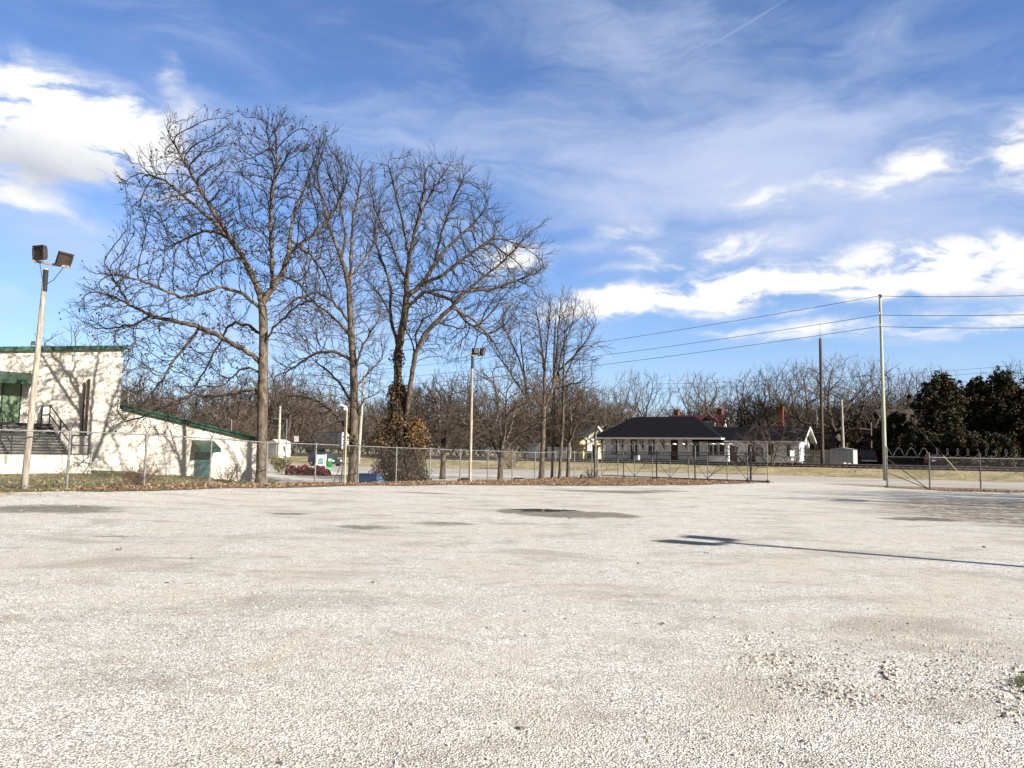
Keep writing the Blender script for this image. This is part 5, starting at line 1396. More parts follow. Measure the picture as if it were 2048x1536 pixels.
def car(name, label, paint, loc, rz, kind='suv'):
    g = thing(name, label, 'truck' if kind == 'pickup' else 'car', loc, rz, local=True)
    L = {'suv': 4.5, 'sedan': 4.6, 'pickup': 5.4}[kind]; W = 1.85; hb = {'suv': .98, 'sedan': .90, 'pickup': 1.05}[kind]; ht = {'suv': 1.66, 'sedan': 1.42, 'pickup': 1.80}[kind]
    mb = MB(); h2 = L / 2
    if kind == 'suv': prof = [(-h2, .5, .85), (-h2 + .12, .34, hb), (-h2 + .8, .28, hb + .02), (.6, .26, hb + .02), (1.3, .26, hb - .06), (h2 - .25, .28, hb - .16), (h2 - .03, .36, .72)]; cab = [(-h2 + .15, hb + .01), (-h2 + .45, ht - .05), (.15, ht), (1.15, hb)]
    elif kind == 'sedan': prof = [(-h2, .45, .82), (-h2 + .15, .3, hb), (-h2 + .9, .26, hb + .02), (.6, .25, hb), (1.3, .25, hb - .08), (h2 - .25, .27, hb - .18), (h2 - .03, .36, .66)]; cab = [(-h2 + .75, hb + .01), (-h2 + 1.4, ht - .03), (.1, ht), (1.0, hb)]
    else: prof = [(-h2, .55, hb), (-h2 + .1, .5, hb + .02), (-.2, .45, hb + .02), (1.2, .42, hb + .02), (1.5, .42, hb), (h2 - .2, .42, hb - .05), (h2, .5, .92)]; cab = [(-.55, hb + .03), (-.35, ht - .04), (.75, ht), (1.35, hb)]
    loft(mb, [sec(x, W if abs(x) < h2 - .3 else W - .18, z0, z1) for x, z0, z1 in prof]); body = mb.build('body', paint, g)
    mb = MB(); wb, wt = W - .12, W - .42
    for (w_, dz, nm, m_) in ((0, 0, 'windows', CGLASS),):
        a, b, c, d = cab
        loft(mb, [[(a[0], -wb / 2, a[1] - .05), (a[0], wb / 2, a[1] - .05), (a[0] + .02, wb / 2, a[1]), (a[0] + .02, -wb / 2, a[1])],
                  [(b[0], -wb / 2, a[1] - .05), (b[0], wb / 2, a[1] - .05), (b[0], wt / 2, b[1]), (b[0], -wt / 2, b[1])],
                  [(c[0], -wb / 2, a[1] - .05), (c[0], wb / 2, a[1] - .05), (c[0], wt / 2, c[1]), (c[0], -wt / 2, c[1])],
                  [(d[0], -wb / 2, a[1] - .05), (d[0], wb / 2, a[1] - .05), (d[0] + .02, wb / 2, d[1] + .005), (d[0] + .02, -wb / 2, d[1] + .005)]])
    mb.build('windows', CGLASS, g)
    mb = MB(); b, c = cab[1], cab[2]
    mb.add([(b[0] - .05, -wt / 2 - .03, b[1] + .005), (c[0] + .1, -wt / 2 - .03, c[1] + .005), (c[0] + .1, wt / 2 + .03, c[1] + .005), (b[0] - .05, wt / 2 + .03, b[1] + .005),
            (b[0] - .02, -wt / 2 + .05, b[1] + .05), (c[0] + .0, -wt / 2 + .05, c[1] + .05), (c[0] + .0, wt / 2 - .05, c[1] + .05), (b[0] - .02, wt / 2 - .05, b[1] + .05)], [(3, 2, 1, 0), (4, 5, 6, 7), (0, 1, 5, 4), (1, 2, 6, 5), (2, 3, 7, 6), (3, 0, 4, 7)])
    for s_ in (-1, 1):
        for (p, q) in ((cab[0], cab[1]), ((0.0 if kind != 'pickup' else .3, cab[0][1]), (-.05 if kind != 'pickup' else .28, cab[2][1])), (cab[3], cab[2])):
            mb.cyl((p[0], s_ * (wb / 2 + .004), p[1] - .02), (q[0], s_ * (wt / 2 + .012), q[1] + .02), .045, sides=5)
    mb.build('roof', paint, g)
    for x in (-h2 + .85, h2 - .85):
        for s_ in (-1, 1):
            R = .34 if kind != 'pickup' else .39; y = s_ * (W / 2 - .1)
            w = bpy.data.objects.new('wheel', None); COL.objects.link(w); w.parent = g; w.location = (x, y, R)
            mb = MB(); mb.cyl((0, -.11, 0), (0, .11, 0), R, R, 20); mb.build('tyre', TYRE, w)
            mb = MB(); mb.cyl((0, s_ * .112, 0), (0, s_ * .125, 0), R * .62, R * .55, 14); mb.build('rim', RIM, w)
    for s_ in (-1, 1):
        mb = MB(); mb.box((h2 - .13, s_ * .62, hb - .30), (.24, .38, .15)); mb.build('headlight', HEADL, g)
        mb = MB(); mb.box((-h2 + .04, s_ * .72, hb - .17), (.14, .26, .22)); mb.build('tail_light', TAILL, g)
        mb = MB(); mb.ball((cab[3][0] - .25, s_ * (W / 2 + .07), hb + .08), .1, 0, 8, 5, (.6, 1, .8)); mb.build('mirror', paint, g)
    mb = MB(); mb.box((-h2 - .02, 0, .50), (.12, W - .2, .16)); mb.box((h2 - .02, 0, .46), (.14, W - .25, .2)); mb.build('bumper', CHROME if kind == 'pickup' else BLACKM, g)
    mb = MB(); mb.box((-h2 - .045 if kind != 'pickup' else -h2 - .09, 0, .74 if kind != 'pickup' else .52), (.03, .32, .16)); mb.build('number_plate', PLATE, g)
    if kind == 'pickup':
        mb = MB(); mb.box2((-h2 + .12, -W / 2 + .12, hb + .022), (-.6, W / 2 - .12, hb + .03)); mb.build('load_bed', BLACKM, g)
    return g
b = onground(650, 91); car('parked_car', 'dark green estate car passing behind the white and green sign', mat('dark_green_paint', (.012, .022, .017), (.009, .017, .014), 1., .3, 0, spec=.25), (b.x, b.y, b.z + .03), rad(-38), 'suv')
b = onground(1736, 92); car('pickup_truck', 'dark blue pickup truck parked tail on beside the white sheds', mat('navy_paint', (.015, .018, .035), (.012, .014, .028), 1., .25, .3, spec=.6), (b.x, b.y, b.z), rad(68), 'pickup')
b = onground(1868, 82); car('parked_car', 'dark maroon saloon seen from behind beyond the right fence', mat('maroon_paint', (.055, .016, .018), (.04, .012, .014), 1., .22, .3, spec=.6), (b.x, b.y, b.z - .06), rad(60), 'sedan')

# ------------------------------------------------------------------ trailer, sheds, cabinets
TRW = mat('grey_trailer_panel', (.62, .62, .62), (.52, .52, .52), .9, .55, stretch=(3, 3, .3)); SHEDW = mat('white_metal_shed', (.36, .37, .37), (.30, .31, .315), 1.2, .5, .1, stretch=(6, 6, .3))
b = onground(609, 130); b2 = onground(682, 121)
v = b2 - b; ang = math.atan2(v.y, v.x); Lt = v.length
tr = thing('box_trailer', 'long grey box trailer standing beyond the railway', 'trailer', tuple(b), ang, local=True)
mb = MB(); mb.box2((0, 0, 1.1), (Lt, 2.5, 3.65)); mb.build('box', TRW, tr)
mb = MB(); mb.box2((-.03, -.03, 3.653), (Lt + .03, 2.53, 3.74)); mb.box2((-.03, -.03, 1.0), (Lt + .03, 2.53, 1.097)); mb.build('frame_rail', STEELD, tr)
for x in (.9, 2.1):
    for y in (.15, 2.35):
        mb = MB(); mb.cyl((x, y - .13, .5), (x, y + .13, .5), .5, .5, 16); mb.build('wheel', TYRE, tr)
mb = MB(); mb.box2((Lt - 1.6, .3, .0), (Lt - 1.45, .45, .997)); mb.box2((Lt - 1.6, 2.05, .0), (Lt - 1.45, 2.2, .997)); mb.build('support_leg', STEELD, tr)
def cabinet(name, label, cat, px, pyt, D, w, d, m, rz=RZ_E, group=None, gable=0.0):
    b = onground(px, D); h = at(px, pyt, D).z - b.z
    g = thing(name, label, cat, tuple(b), rz, group=group, local=True)
    mb = MB(); mb.box2((-w / 2, -d / 2, -.1), (w / 2, d / 2, h)); 
    mb.build('wall', m, g)
    mb = MB()
    if gable: mb.prism([(-w / 2 - .12, -d / 2 - .12, h + .003), (w / 2 + .12, -d / 2 - .12, h + .003), (0, -d / 2 - .12, h + gable)], (0, d + .24, 0))
    else: mb.box2((-w / 2 - .06, -d / 2 - .06, h + .003), (w / 2 + .06, d / 2 + .06, h + .09))
    mb.build('roof', m, g)
    mb = MB(); mb.box2((-w * .3, -d / 2 - .03, .1), (w * .3, -d / 2 - .003, h - .15)); mb.build('door', m, g)
    return g
cabinet('white_shed', 'small white shed at the foot of the short pale pole', 'shed', 557, 886, 108, 2.2, 2.2, WHITEP, gable=.5)
cabinet('signal_cabinet', 'tall white signal cabinet beside the thickest slim tree trunk', 'cabinet', 1071, 888, 104, 2.0, 1.3, SHEDW, group='white cabinets by the tracks')
cabinet('signal_cabinet', 'lower white signal cabinet between the third and fourth slim trunks', 'cabinet', 1118, 896, 104, 3.0, 1.3, SHEDW, group='white cabinets by the tracks')
cabinet('metal_shed', 'low pale metal shed left of the taller one, behind the dark antenna pole', 'shed', 1662, 902, 86, 2.0, 2.4, SHEDW, rz=rad(-28), gable=.0)
cabinet('metal_shed', 'taller pale metal shed with a sunlit right side', 'shed', 1688, 899, 84.5, 2.4, 2.2, SHEDW, rz=rad(-36), gable=.22)
cabinet('utility_box', 'grey utility box standing before the black depot door', 'utility box', 1273, 910, 88, .62, .6, mat('grey_cabinet', (.36, .37, .38), (.3, .31, .32), 3., .5))
b = onground(1181, 108); wb = thing('wheelie_bin', 'dark green bin on the porch side of the yellow house', 'bin', tuple(b), 0, local=True)
GBIN = mat('green_bin_plastic', (.02, .12, .085), (.014, .085, .06), 2., .5); mb = MB(); mb.box((0, 0, .55), (.85, .8, 1.1), taper=1.12); mb.build('body', GBIN, wb); mb = MB(); mb.box((0, 0, 1.15), (1.02, .96, .09)); mb.build('lid', GBIN, wb)
for k in (-1, 1):
    mb = MB(); mb.cyl((k * .4, .36, .12), (k * .48, .36, .12), .12, .12, 10); mb.build('wheel', TYRE, wb)
# ramp with rails at the gable end
b = onground(1630, 86); rp = thing('white_railing', 'white wooden ramp railing between gable end and dark pole', 'railing', tuple(b), RZ_E, local=True)
mb = MB()
for x in (-.9, 0, .9): mb.box((x, 0, .6), (.1, .1, 1.2))
mb.build('posts', WHITEP, rp); mb = MB(); mb.box((0, -.06, 1.12), (2.1, .06, .12)); mb.box((0, -.06, .7), (2.1, .06, .1)); mb.box((.5, -.35, .35), (.12, 1.4, .12), R=Matrix.Rotation(rad(35), 3, 'X')); mb.box((1.0, -.35, .35), (.12, 1.4, .12), R=Matrix.Rotation(rad(35), 3, 'X')); mb.build('rails', WHITEP, rp)
b = onground(1634, 90); ch = thing('brown_screen', 'brown wooden screen behind the white ramp railing', 'screen', tuple(b), RZ_E, local=True)
mb = MB(); 
for k in range(9): mb.box((-1.2 + .3 * k, 0, .8), (.28, .05, 1.7 + .04 * (k % 2)))
mb.build('boards', mat('tan_boards', (.24, .19, .13), (.16, .125, .09), 2., .85), ch); mb = MB(); mb.box((0, .06, 1.3), (2.7, .06, .1)); mb.build('cross_rail', mat('tan_boards', (.24, .19, .13), (.16, .125, .09), 2., .85), ch)

# ------------------------------------------------------------------ signs
TEALS = mat('teal_sign_ink', (.10, .30, .32), (.08, .25, .27), 3., .5); GREENS = mat('green_sign_face', (.02, .22, .06), (.015, .17, .045), 2., .5); GREENL = mat('light_green_sign_face', (.10, .42, .14), (.08, .35, .11), 2., .5)
b = onground(641, 64.5); ztop = at(641, 908, 64.5).z - b.z
sg = thing('monument_sign', 'white upright sign with a teal picture above the red hedge', 'sign', tuple(b), rad(4), local=True)
mb = MB(); mb.box2((-.36, -.06, .28), (.36, .06, ztop - .06)); mb.build('panel', WHITEP, sg)
for x in (-.42, .42):
    mb = MB(); mb.box2((x - .058, -.08, -.1), (x + .058, .08, ztop)); mb.build('post', WHITEP, sg)
mb = MB(); mb.box2((-.20, -.075, ztop * .52), (.22, -.063, ztop * .64)); mb.box2((-.19, -.074, ztop * .665), (.21, -.063, ztop * .70))
mb.prism([(-.18, -.074, ztop * .71), (.22, -.074, ztop * .71), (.20, -.074, ztop * .76), (.02, -.074, ztop * .80), (-.14, -.074, ztop * .77)], (0, .011, 0)); mb.build('logo', TEALS, sg)
b = onground(659.5, 64.5); ztop = at(659, 916, 64.5).z - b.z
sg = thing('green_sign', 'small green sign with two white lines beside the white upright sign', 'sign', tuple(b), rad(4), local=True)
mb = MB(); mb.box2((-.19, -.05, .66), (.19, .05, ztop)); mb.build('upper_panel', GREENS, sg); mb = MB(); mb.box2((-.19, -.055, .32), (.19, .055, .657)); mb.build('lower_panel', GREENL, sg); mb = MB(); mb.box2((-.19, -.05, -.1), (.19, .05, .317)); mb.build('base', WHITEP, sg)
mb = MB(); mb.box2((-.15, -.062, ztop - .16), (.16, -.053, ztop - .06)); mb.box2((-.13, -.062, ztop - .28), (.12, -.053, ztop - .20)); mb.box2((-.14, -.067, .50), (.14, -.058, .55)); mb.box2((-.14, -.067, .42), (.10, -.058, .46)); mb.build('lettering', WHITEP, sg)
def road_sign(name, label, px, D, pyt, w, h, m, n=1):
    b = onground(px, D); z = at(px, pyt, D).z; g = thing(name, label, 'sign', tuple(b)); mb = MB(); mb.cyl(b - Vector((0, 0, .2)), (b.x, b.y, z), .035, sides=8); mb.build('post', STEELD, g)
    mb = MB(); mb.box((b.x, b.y - .05, z - h / 2), (w, .02, h)); mb.build('plate', m, g)
    if n > 1: mb = MB(); mb.box((b.x, b.y - .05, z - h - .28), (w * .5, .02, .25)); mb.build('lower_plate', m, g)
    return g
road_sign('road_sign', 'white road sign plate on a dark post before the gable end', 1584.5, 72, 901, .42, .55, WHITEP, 2)
road_sign('road_sign', 'white square sign on a post left of the grey trailer', 591, 106, 872, .6, .8, WHITEP, 1)

# ------------------------------------------------------------------ hedges, shrubs, vines
def stem_bush(name, label, base, n, H, spread, m, seed, rad0=.014, twig=.25, group=None, leaves=None):
    rng = np.random.default_rng(seed); t = thing(name, label, 'shrub', tuple(base), group=group); mb = MB(); tips = []
    for k in range(n):
        a = rng.uniform(0, 6.28); el = rng.uniform(.55, 1.35); d = np.array([math.cos(a) * math.cos(el) * spread, math.sin(a) * math.cos(el) * spread, math.sin(el)]); L = H * rng.uniform(.55, 1.05); m_ = 7
        P_ = [np.array(base) + np.array([rng.normal(0, .07), rng.normal(0, .07), -.05])]
        for i in range(m_):
            d = d + rng.normal(0, .14, 3); P_.append(P_[-1] + d / np.linalg.norm(d) * L / m_)
            if i > 1:
                for _ in range(2):
                    v = d / np.linalg.norm(d) + rng.normal(0, .6, 3); v /= np.linalg.norm(v); l = twig * rng.uniform(.5, 1.3); q = P_[-1] + v * l; mb.tube([P_[-1], P_[-1] + v * l * .5 + rng.normal(0, .02, 3), q], [rad0 * .55, rad0 * .45, rad0 * .3], 3, cap=False); tips.append(q)
        mb.tube(P_, np.linspace(rad0, rad0 * .35, len(P_)), 4, cap=False)
    mats = [m]
    if leaves:
        C = np.array(tips); C = np.repeat(C, leaves[1], 0) + rng.normal(0, .07, (len(C) * leaves[1], 3)); mb.quads(leaf_quads(C, np.array([0, -.3, .4]), leaves[2], rng), 1); mats.append(leaves[0])
    mb.build('branches', mats, t); return t
REDST = mat('reddish_stems', (.16, .075, .045), (.08, .045, .03), 5., .9)
stem_bush('bare_shrub', 'small reddish bare shrub at the fence left of the teal door', ground(274, 973), 46, 1.0, .9, REDST, 81, .010)
stem_bush('bare_shrub', 'thin spiky bare shrub at the fence right of the teal door', ground(456, 970), 34, .95, .8, TWIG2, 82, .009)
stem_bush('bare_shrub', 'little bare shrub at the foot of the gate lamp post', onground(1181, 50.5), 22, .9, 1.2, TWIG1, 83, .011)
stem_bush('bare_shrub', 'brown leafy shrub on the kerb left of the red hedge', onground(560, 66), 40, 1.5, .8, TWIG2, 84, .014, leaves=(mat('olive_leaf', (.16, .15, .05), (.10, .09, .03), 2., .6), 3, .05))
stem_bush('bare_shrub', 'pale twiggy shrub behind the low many stemmed tree', onground(1022, 82), 60, 3.0, 1.0, mat('pale_twigs', (.27, .22, .15), (.18, .15, .10), 3., .9), 85, .022, .5)
# bare shrubs before the depot
for (pxb, pyb, D, limbs, env, n, lab, sd_) in [
    (1489, 943, 76, [[(1490, 944), (1488, 930), (1486, 915)], [(1489, 928), (1475, 912), (1462, 902)], [(1489, 930), (1500, 912), (1508, 898)]], [(1450, 905), (1465, 878), (1490, 868), (1515, 880), (1522, 905), (1500, 925), (1475, 925)], 420, 'smaller bare shrub on the verge before the depot wing', 91),
    (1543, 945, 75, [[(1543, 945), (1545, 936)], [(1544, 938), (1525, 915), (1505, 890)], [(1544, 938), (1538, 900), (1530, 865)], [(1544, 938), (1555, 900), (1570, 865)], [(1545, 940), (1575, 920), (1610, 905)], [(1545, 941), (1580, 932), (1622, 918)]], [(1480, 880), (1500, 850), (1540, 838), (1585, 845), (1620, 870), (1640, 905), (1610, 930), (1550, 935), (1505, 915)], 1100, 'wide sprawling bare shrub before the depot wing', 92)]:
    p, q = traced_tree(D, limbs, [(env, 1.0)], int(n * .5), .26, 1.0, seed=sd_, jit=.2, kill=.5)
    finish_tree('bare_shrub', lab, 'shrub', p, q, .009, .12, BARK2, TWIG2, thr=.05, twig=.6, tw_prob=.5, per=1, seed=sd_, group='bare shrubs before the depot')
# red hedge on its bed
hb0, hb1 = onground(572, 63), onground(662, 62); rngh = np.random.default_rng(14)
BED = [(p[0], p[1]) for p in []]
mb = MB(); cc = (hb0 + hb1) / 2; ring = [(cc.x + .5 + 3.2 * math.cos(a) * (1 + .1 * math.sin(3 * a)), cc.y + 1.0 * math.sin(a)) for a in np.linspace(0, 6.283, 33)[:-1]]
mb.prism([(x, y, cc.z - .1) for x, y in ring], (0, 0, .17)); tag(mb.build('planting_bed', LITTER), 'low mulch bed under the red hedge in the car park', 'planting bed', kind='structure')
hd = thing('red_hedge', 'low dark red hedge on a mulch bed in the car park', 'hedge', tuple(cc)); C = []; 
for k in range(2600):
    f = rngh.random(); bump = .5 + .12 * math.sin(f * 19) + .08 * math.sin(f * 47); p = hb0 + (hb1 - hb0) * f; th = rngh.uniform(0, math.pi); r_ = rngh.uniform(.55, 1.0) ** .5
    end = min(1, min(f, 1 - f) * 9 + .25); C.append((p.x, p.y + .55 * math.cos(th) * r_ * end, p.z + .08 + (bump + .16) * math.sin(th) * r_ * end))
mb = MB(); mb.quads(leaf_quads(np.array(C), np.array([0, -.3, .5]), .075, rngh, 1.2), [i % 2 for i in range(2600)])
mb.build('foliage', [mat('red_leaf', (.24, .045, .045), (.13, .026, .03), 3., .6), mat('dark_red_leaf', (.13, .028, .032), (.07, .018, .02), 3., .6)], hd)
mb = MB()
for k in range(40):
    f = rngh.random(); p = hb0 + (hb1 - hb0) * f; mb.cyl((p.x, p.y + rngh.uniform(-.3, .3), p.z), (p.x + rngh.uniform(-.2, .2), p.y + rngh.uniform(-.3, .3), p.z + .45), .02, .01, 4)
mb.build('stems', TWIG1, hd)
mb = MB(); a, b_ = onground(520, 63.5), onground(570, 62.6); v = b_ - a; mb.box((a + b_) / 2 + Vector((0, 0, .05)), (v.length, .25, .16), math.atan2(v.y, v.x)); tag(mb.build('kerb', mat('pale_kerb', (.6, .58, .52), (.5, .48, .43), 3., .9)), 'pale concrete kerb left of the red hedge', 'kerb', kind='structure')
# vine tangle on the two-stemmed tree
def vine(name, label, cx, cyt, cyb, D, hw, n, mats, seed, leaf, stems=60, mi_p=(.6, .3, .1)):
    rng = np.random.default_rng(seed); b = onground(cx, D); t = thing(name, label, 'vine', tuple(b)); C = []; 
    for k in range(n):
        f = rng.random(); py = cyb + (cyt - cyb) * f; w = hw(f); a = rng.uniform(0, 6.28); r_ = w * math.sqrt(rng.uniform(.15, 1)) * (1 + .25 * math.sin(5 * a + f * 14)); P_ = at(cx, py, D); s_ = D / F_PX
        C.append((P_.x + r_ * s_ * math.cos(a), P_.y + .7 * r_ * s_ * math.sin(a), max(P_.z, b.z + .05)))
    C = np.array(C); mb = MB(); mb.quads(leaf_quads(C, np.array([0, 0, .2]), leaf, rng), list(rng.choice(len(mats), n, p=mi_p[:len(mats)])))
    mb.build('leaves', mats, t)
    mb = MB(); z0 = b.z
    for k in range(stems):
        c = C[int(rng.integers(0, n))]; c2 = C[int(rng.integers(0, n))]; base = np.array([b.x + rng.normal(0, .5), b.y + rng.normal(0, .4), z0]); m_ = (base + c) / 2 + rng.normal(0, .35, 3); mb.tube([base, m_, c, c + rng.normal(0, .4, 3) + np.array([0, 0, .2])], [.02, .015, .011, .006], 4, cap=False)
    mb.build('stems', TWIG2, t); return t
VB1 = mat('dead_vine_leaf', (.16, .092, .045), (.085, .052, .029), 2., .8); VB2 = mat('olive_vine_leaf', (.085, .08, .03), (.05, .048, .02), 2., .6); VB3 = mat('golden_vine_leaf', (.27, .145, .03), (.17, .09, .022), 2., .7); VB4 = mat('dark_vine_leaf', (.05, .038, .024), (.028, .022, .016), 2., .8)
vine('ivy_tangle', 'brown ivy tangle climbing the two stemmed tree', 797, 770, 962, 42.0, lambda f: (44 + 40 * f if f < .42 else 12 + 49 * max(0, 1 - (f - .42) / .28) ** .7) * (.85 + .2 * math.sin(f * 23)) + 10, 9500, [VB1, VB2, VB4], 101, .042, 260, (.64, .08, .28))
vine('golden_vine', 'clump of golden leaves on the right side of the ivy tangle', 836, 838, 902, 41.4, lambda f: 24 * math.sin(math.pi * min(1, f * .9 + .08)), 620, [VB3, VB1], 102, .045, 20, (.6, .4))
vine('dark_shrub', 'dark evergreen shrub at the right foot of the ivy tangle', 822, 890, 962, 43.0, lambda f: 34 * (1 - .6 * f), 1500, [VB2, VB4], 103, .06, 50, (.5, .5))
vine('ivy_tangle', 'thin ivy climbing the left stem of the two stemmed tree', 796, 700, 800, 42.3, lambda f: 11 + 6 * math.sin(f * 9), 420, [VB2, VB4], 104, .06, 4, (.5, .5))
vine('ivy_tangle', 'ivy at the foot of the slim tree left of the blue bin', 700, 870, 905, 38.2, lambda f: 13, 260, [VB4, VB1], 105, .055, 4, (.7, .3))
# hedge line far right
def hedge(label, px0, px1, D0, D1, H, seed, m=(TWIG4, VB4)):
    rng = np.random.default_rng(seed); a, b = onground(px0, D0), onground(px1, D1); t = thing('hedge', label, 'hedge', tuple((a + b) / 2)); mb = MB(); n = 2200; C = []
    for k in range(n):
        f = rng.random(); p = a + (b - a) * f; C.append((p.x + rng.normal(0, .3), p.y + rng.normal(0, .5), p.z + H * rng.random() * (.7 + .3 * math.sin(f * 31))))
    mb.quads(leaf_quads(np.array(C), np.array([0, 0, .2]), .10, rng, 2.0), [0 if rng.random() < .6 else 1 for _ in range(n)]); mb.build('foliage', list(m), t)
    mb = MB()
    for k in range(70):
        f = rng.random(); p = a + (b - a) * f; mb.cyl((p.x, p.y, p.z), (p.x + rng.normal(0, .2), p.y + rng.normal(0, .3), p.z + H * .9), .02, .01, 4)
    mb.build('stems', TWIG1, t); return t
hedge('brown bare hedge behind the right fence, left of the maroon saloon', 1790, 1855, 88, 86, 2.0, 111)
hedge('low brown hedge row under the dark evergreens at the far right', 1890, 2100, 80, 72, 1.0, 112)
hedge('brown undergrowth around the foot of the huge oak', 1700, 1790, 101, 98, 3.6, 113)

# ------------------------------------------------------------------ small things
BLUEB = mat('blue_bin_plastic', (.006, .024, .075), (.005, .018, .055), 2., .45); BLUEL = mat('blue_sheet', (.03, .09, .20), (.02, .06, .14), 3., .5)
b = onground(732, 40.6); bb = thing('blue_bin', 'low blue bin lying behind the fence beside the straight tree', 'bin', tuple(b), rad(6), local=True)
mb = MB(); mb.box((0, 0, .26), (1.05, .65, .52), taper=1.1); mb.build('body', BLUEB, bb); mb = MB(); mb.box((0, 0, .545), (1.22, .80, .05)); mb.build('rim', BLUEB, bb)
b = onground(757, 40.9); bs = thing('blue_sheet', 'crumpled paler blue sheet right of the blue bin', 'sheet', tuple(b)); mb = MB(); rngb = np.random.default_rng(3); n = 12; V = []
for i in range(n):
    for j in range(n):
        x, y = (i / (n - 1) - .5), (j / (n - 1) - .5); V.append((b.x + x * .8, b.y + y * .6, b.z + .03 + .36 * max(0, 1 - (2 * x) ** 2 - (2 * y) ** 2) + rngb.uniform(0, .07)))
mb.add(V, [(i * n + j, (i + 1) * n + j, (i + 1) * n + j + 1, i * n + j + 1) for i in range(n - 1) for j in range(n - 1)]); mb.build('cloth', BLUEL, bs)
b = ground(1163, 959); sp_ = thing('wooden_stump', 'short brown post stump left of the gate lamp post', 'stump', tuple(b)); mb = MB(); mb.tube([(b.x, b.y, b.z - .1), (b.x, b.y, b.z + .12), (b.x + .02, b.y, b.z + .27), (b.x, b.y, b.z + .34)], [.13, .11, .10, .085], 10); mb.build('stump', DARKP, sp_)
b = ground(1157, 957); bo_ = MB(); bo_.ball((b.x, b.y, b.z + .06), .10, 0, 9, 6, (1.2, .8, .7)); tag(bo_.build('white_rock', WHITEP), 'small white rock beside the short brown post stump', 'rock')
b = ground(1038, 960); bk = thing('black_tray', 'flat black tray on the ground behind the fence', 'tray', tuple(b + Vector((0, .8, 0))), local=True); mb = MB(); mb.box((0, 0, .06), (.62, .4, .12), taper=1.15); mb.build('tray', BLACKM, bk)
b = onground(930, 46.5); bk = thing('black_sack', 'dark sack slumped behind the fence left of the middle floodlight pole', 'sack', tuple(b)); mb = MB(); mb.ball((b.x, b.y, b.z + .12), .32, 0, 12, 8, (1.5, .8, .55)); mb.ball((b.x + .4, b.y + .1, b.z + .08), .2, 0, 10, 6, (1.2, .8, .5)); mb.build('sack', BLACKM, bk)
for px, D, lab in ((1907, 84, 'left'), (1928, 79, 'middle'), (1936, 82, 'right')):
    b = onground(px, D); o = thing('marker_post', {'left': 'short pale post nearest the maroon saloon', 'middle': 'short dark post between two pale posts', 'right': 'leaning pale post right of the short dark post'}[lab], 'post', tuple(b), group='short posts by the tracks'); mb = MB(); mb.box(b + Vector((0, 0, .35)), (.22, .2, .8), R=Matrix.Rotation(rad(12 if lab == 'right' else 0), 3, 'Y')); mb.box(b + Vector((0, 0, .78)), (.26, .24, .05)); mb.build('post', STEELD if lab == 'middle' else mat('pale_post', (.5, .52, .46), (.4, .41, .36), 3., .7), o)
for px, D, lab in ((1598 + 92, 83.2, 'small white tubs at the foot of the taller metal shed'),):
    b = onground(1691, 82.4); o = thing('white_tubs', lab, 'tub', tuple(b)); mb = MB(); mb.cyl(b + Vector((-.2, 0, 0)), b + Vector((-.2, 0, .42)), .2, .24, 12); mb.build('tub', WHITEP, o); mb = MB(); mb.cyl(b + Vector((.3, 0, 0)), b + Vector((.3, 0, .36)), .2, .24, 12); mb.build('tub', WHITEP, o)

# ------------------------------------------------------------------ leaves, stones, tufts: nobody could count them
rngl = np.random.default_rng(44)
LF = [mat('fallen_leaf_brown', (.22, .13, .07), (.14, .085, .045), 2., .8), mat('fallen_leaf_tan', (.33, .235, .145), (.24, .165, .10), 2., .8), mat('fallen_leaf_dark', (.12, .07, .04), (.07, .045, .03), 2., .8)]
C = []
while len(C) < 9000:
    x = rngl.uniform(-13.5, 16.6); e = lerp_pts(EDGE, x); f = lerp_pts([(-14, 25.6), (-8.5, 34.5), (-1.3, 45), (4.4, 53.4), (7, 54), (15.5, 48.5), (17, 49)], x)
    y = e + (max(f, e + .5) - e + .8) * rngl.random() - .15 * rngl.exponential(1.0)
    C.append((x, y))
for k in range(1400):
    x = rngl.uniform(g1.x + .2, 34); C.append((x, lerp_pts(EDGE, x) + rngl.uniform(-.5, 1.6)))
for k in range(500):
    C.append((rngl.uniform(-22, -12), rngl.uniform(20, 34)))
C = np.array(C); Z = zf(C[:, 0], C[:, 1]) + .065 + rngl.uniform(0, .03, len(C)); C3 = np.concatenate([C, Z[:, None]], 1)
mb = MB(); mb.quads(leaf_quads(C3, np.array([0, -.4, 1.9]), .034, rngl, 1.3), list(rngl.choice(3, len(C3), p=[.45, .35, .2])))
tag(mb.build('fallen_leaves', LF), 'brown fallen leaves scattered along the fence line', 'leaves', kind='stuff')
# grass tufts
C = []
for k in range(9000):
    x = rngl.uniform(-33, -9.5); y = rngl.uniform(18, 50)
    if y < lerp_pts(EDGE, x) + .15 or y > lerp_pts([(-34, 48), (-16.5, 49), (-13, 40), (-9, 38)], x): continue
    C.append((x, y))
for k in range(5200):
    s__, u__ = rngl.uniform(-75, 45), rngl.uniform(68.6, 76.5); C.append((s__ * E[0] + u__ * N[0], s__ * E[1] + u__ * N[1]))
C = np.array(C); Z = zf(C[:, 0], C[:, 1]) + .01
n = len(C); a = rngl.uniform(0, 6.28, n); h = rngl.uniform(.03, .09, n); w = rngl.uniform(.02, .05, n); lean = rngl.normal(0, .06, (n, 2)); ax = np.stack([np.cos(a), np.sin(a)], 1)
B = np.concatenate([C, Z[:, None]], 1); A0 = B.copy(); A0[:, :2] -= ax * w[:, None]; A1 = B.copy(); A1[:, :2] += ax * w[:, None]; T_ = B.copy(); T_[:, :2] += lean; T_[:, 2] += h; T2_ = T_.copy(); T2_[:, :2] += ax * .012
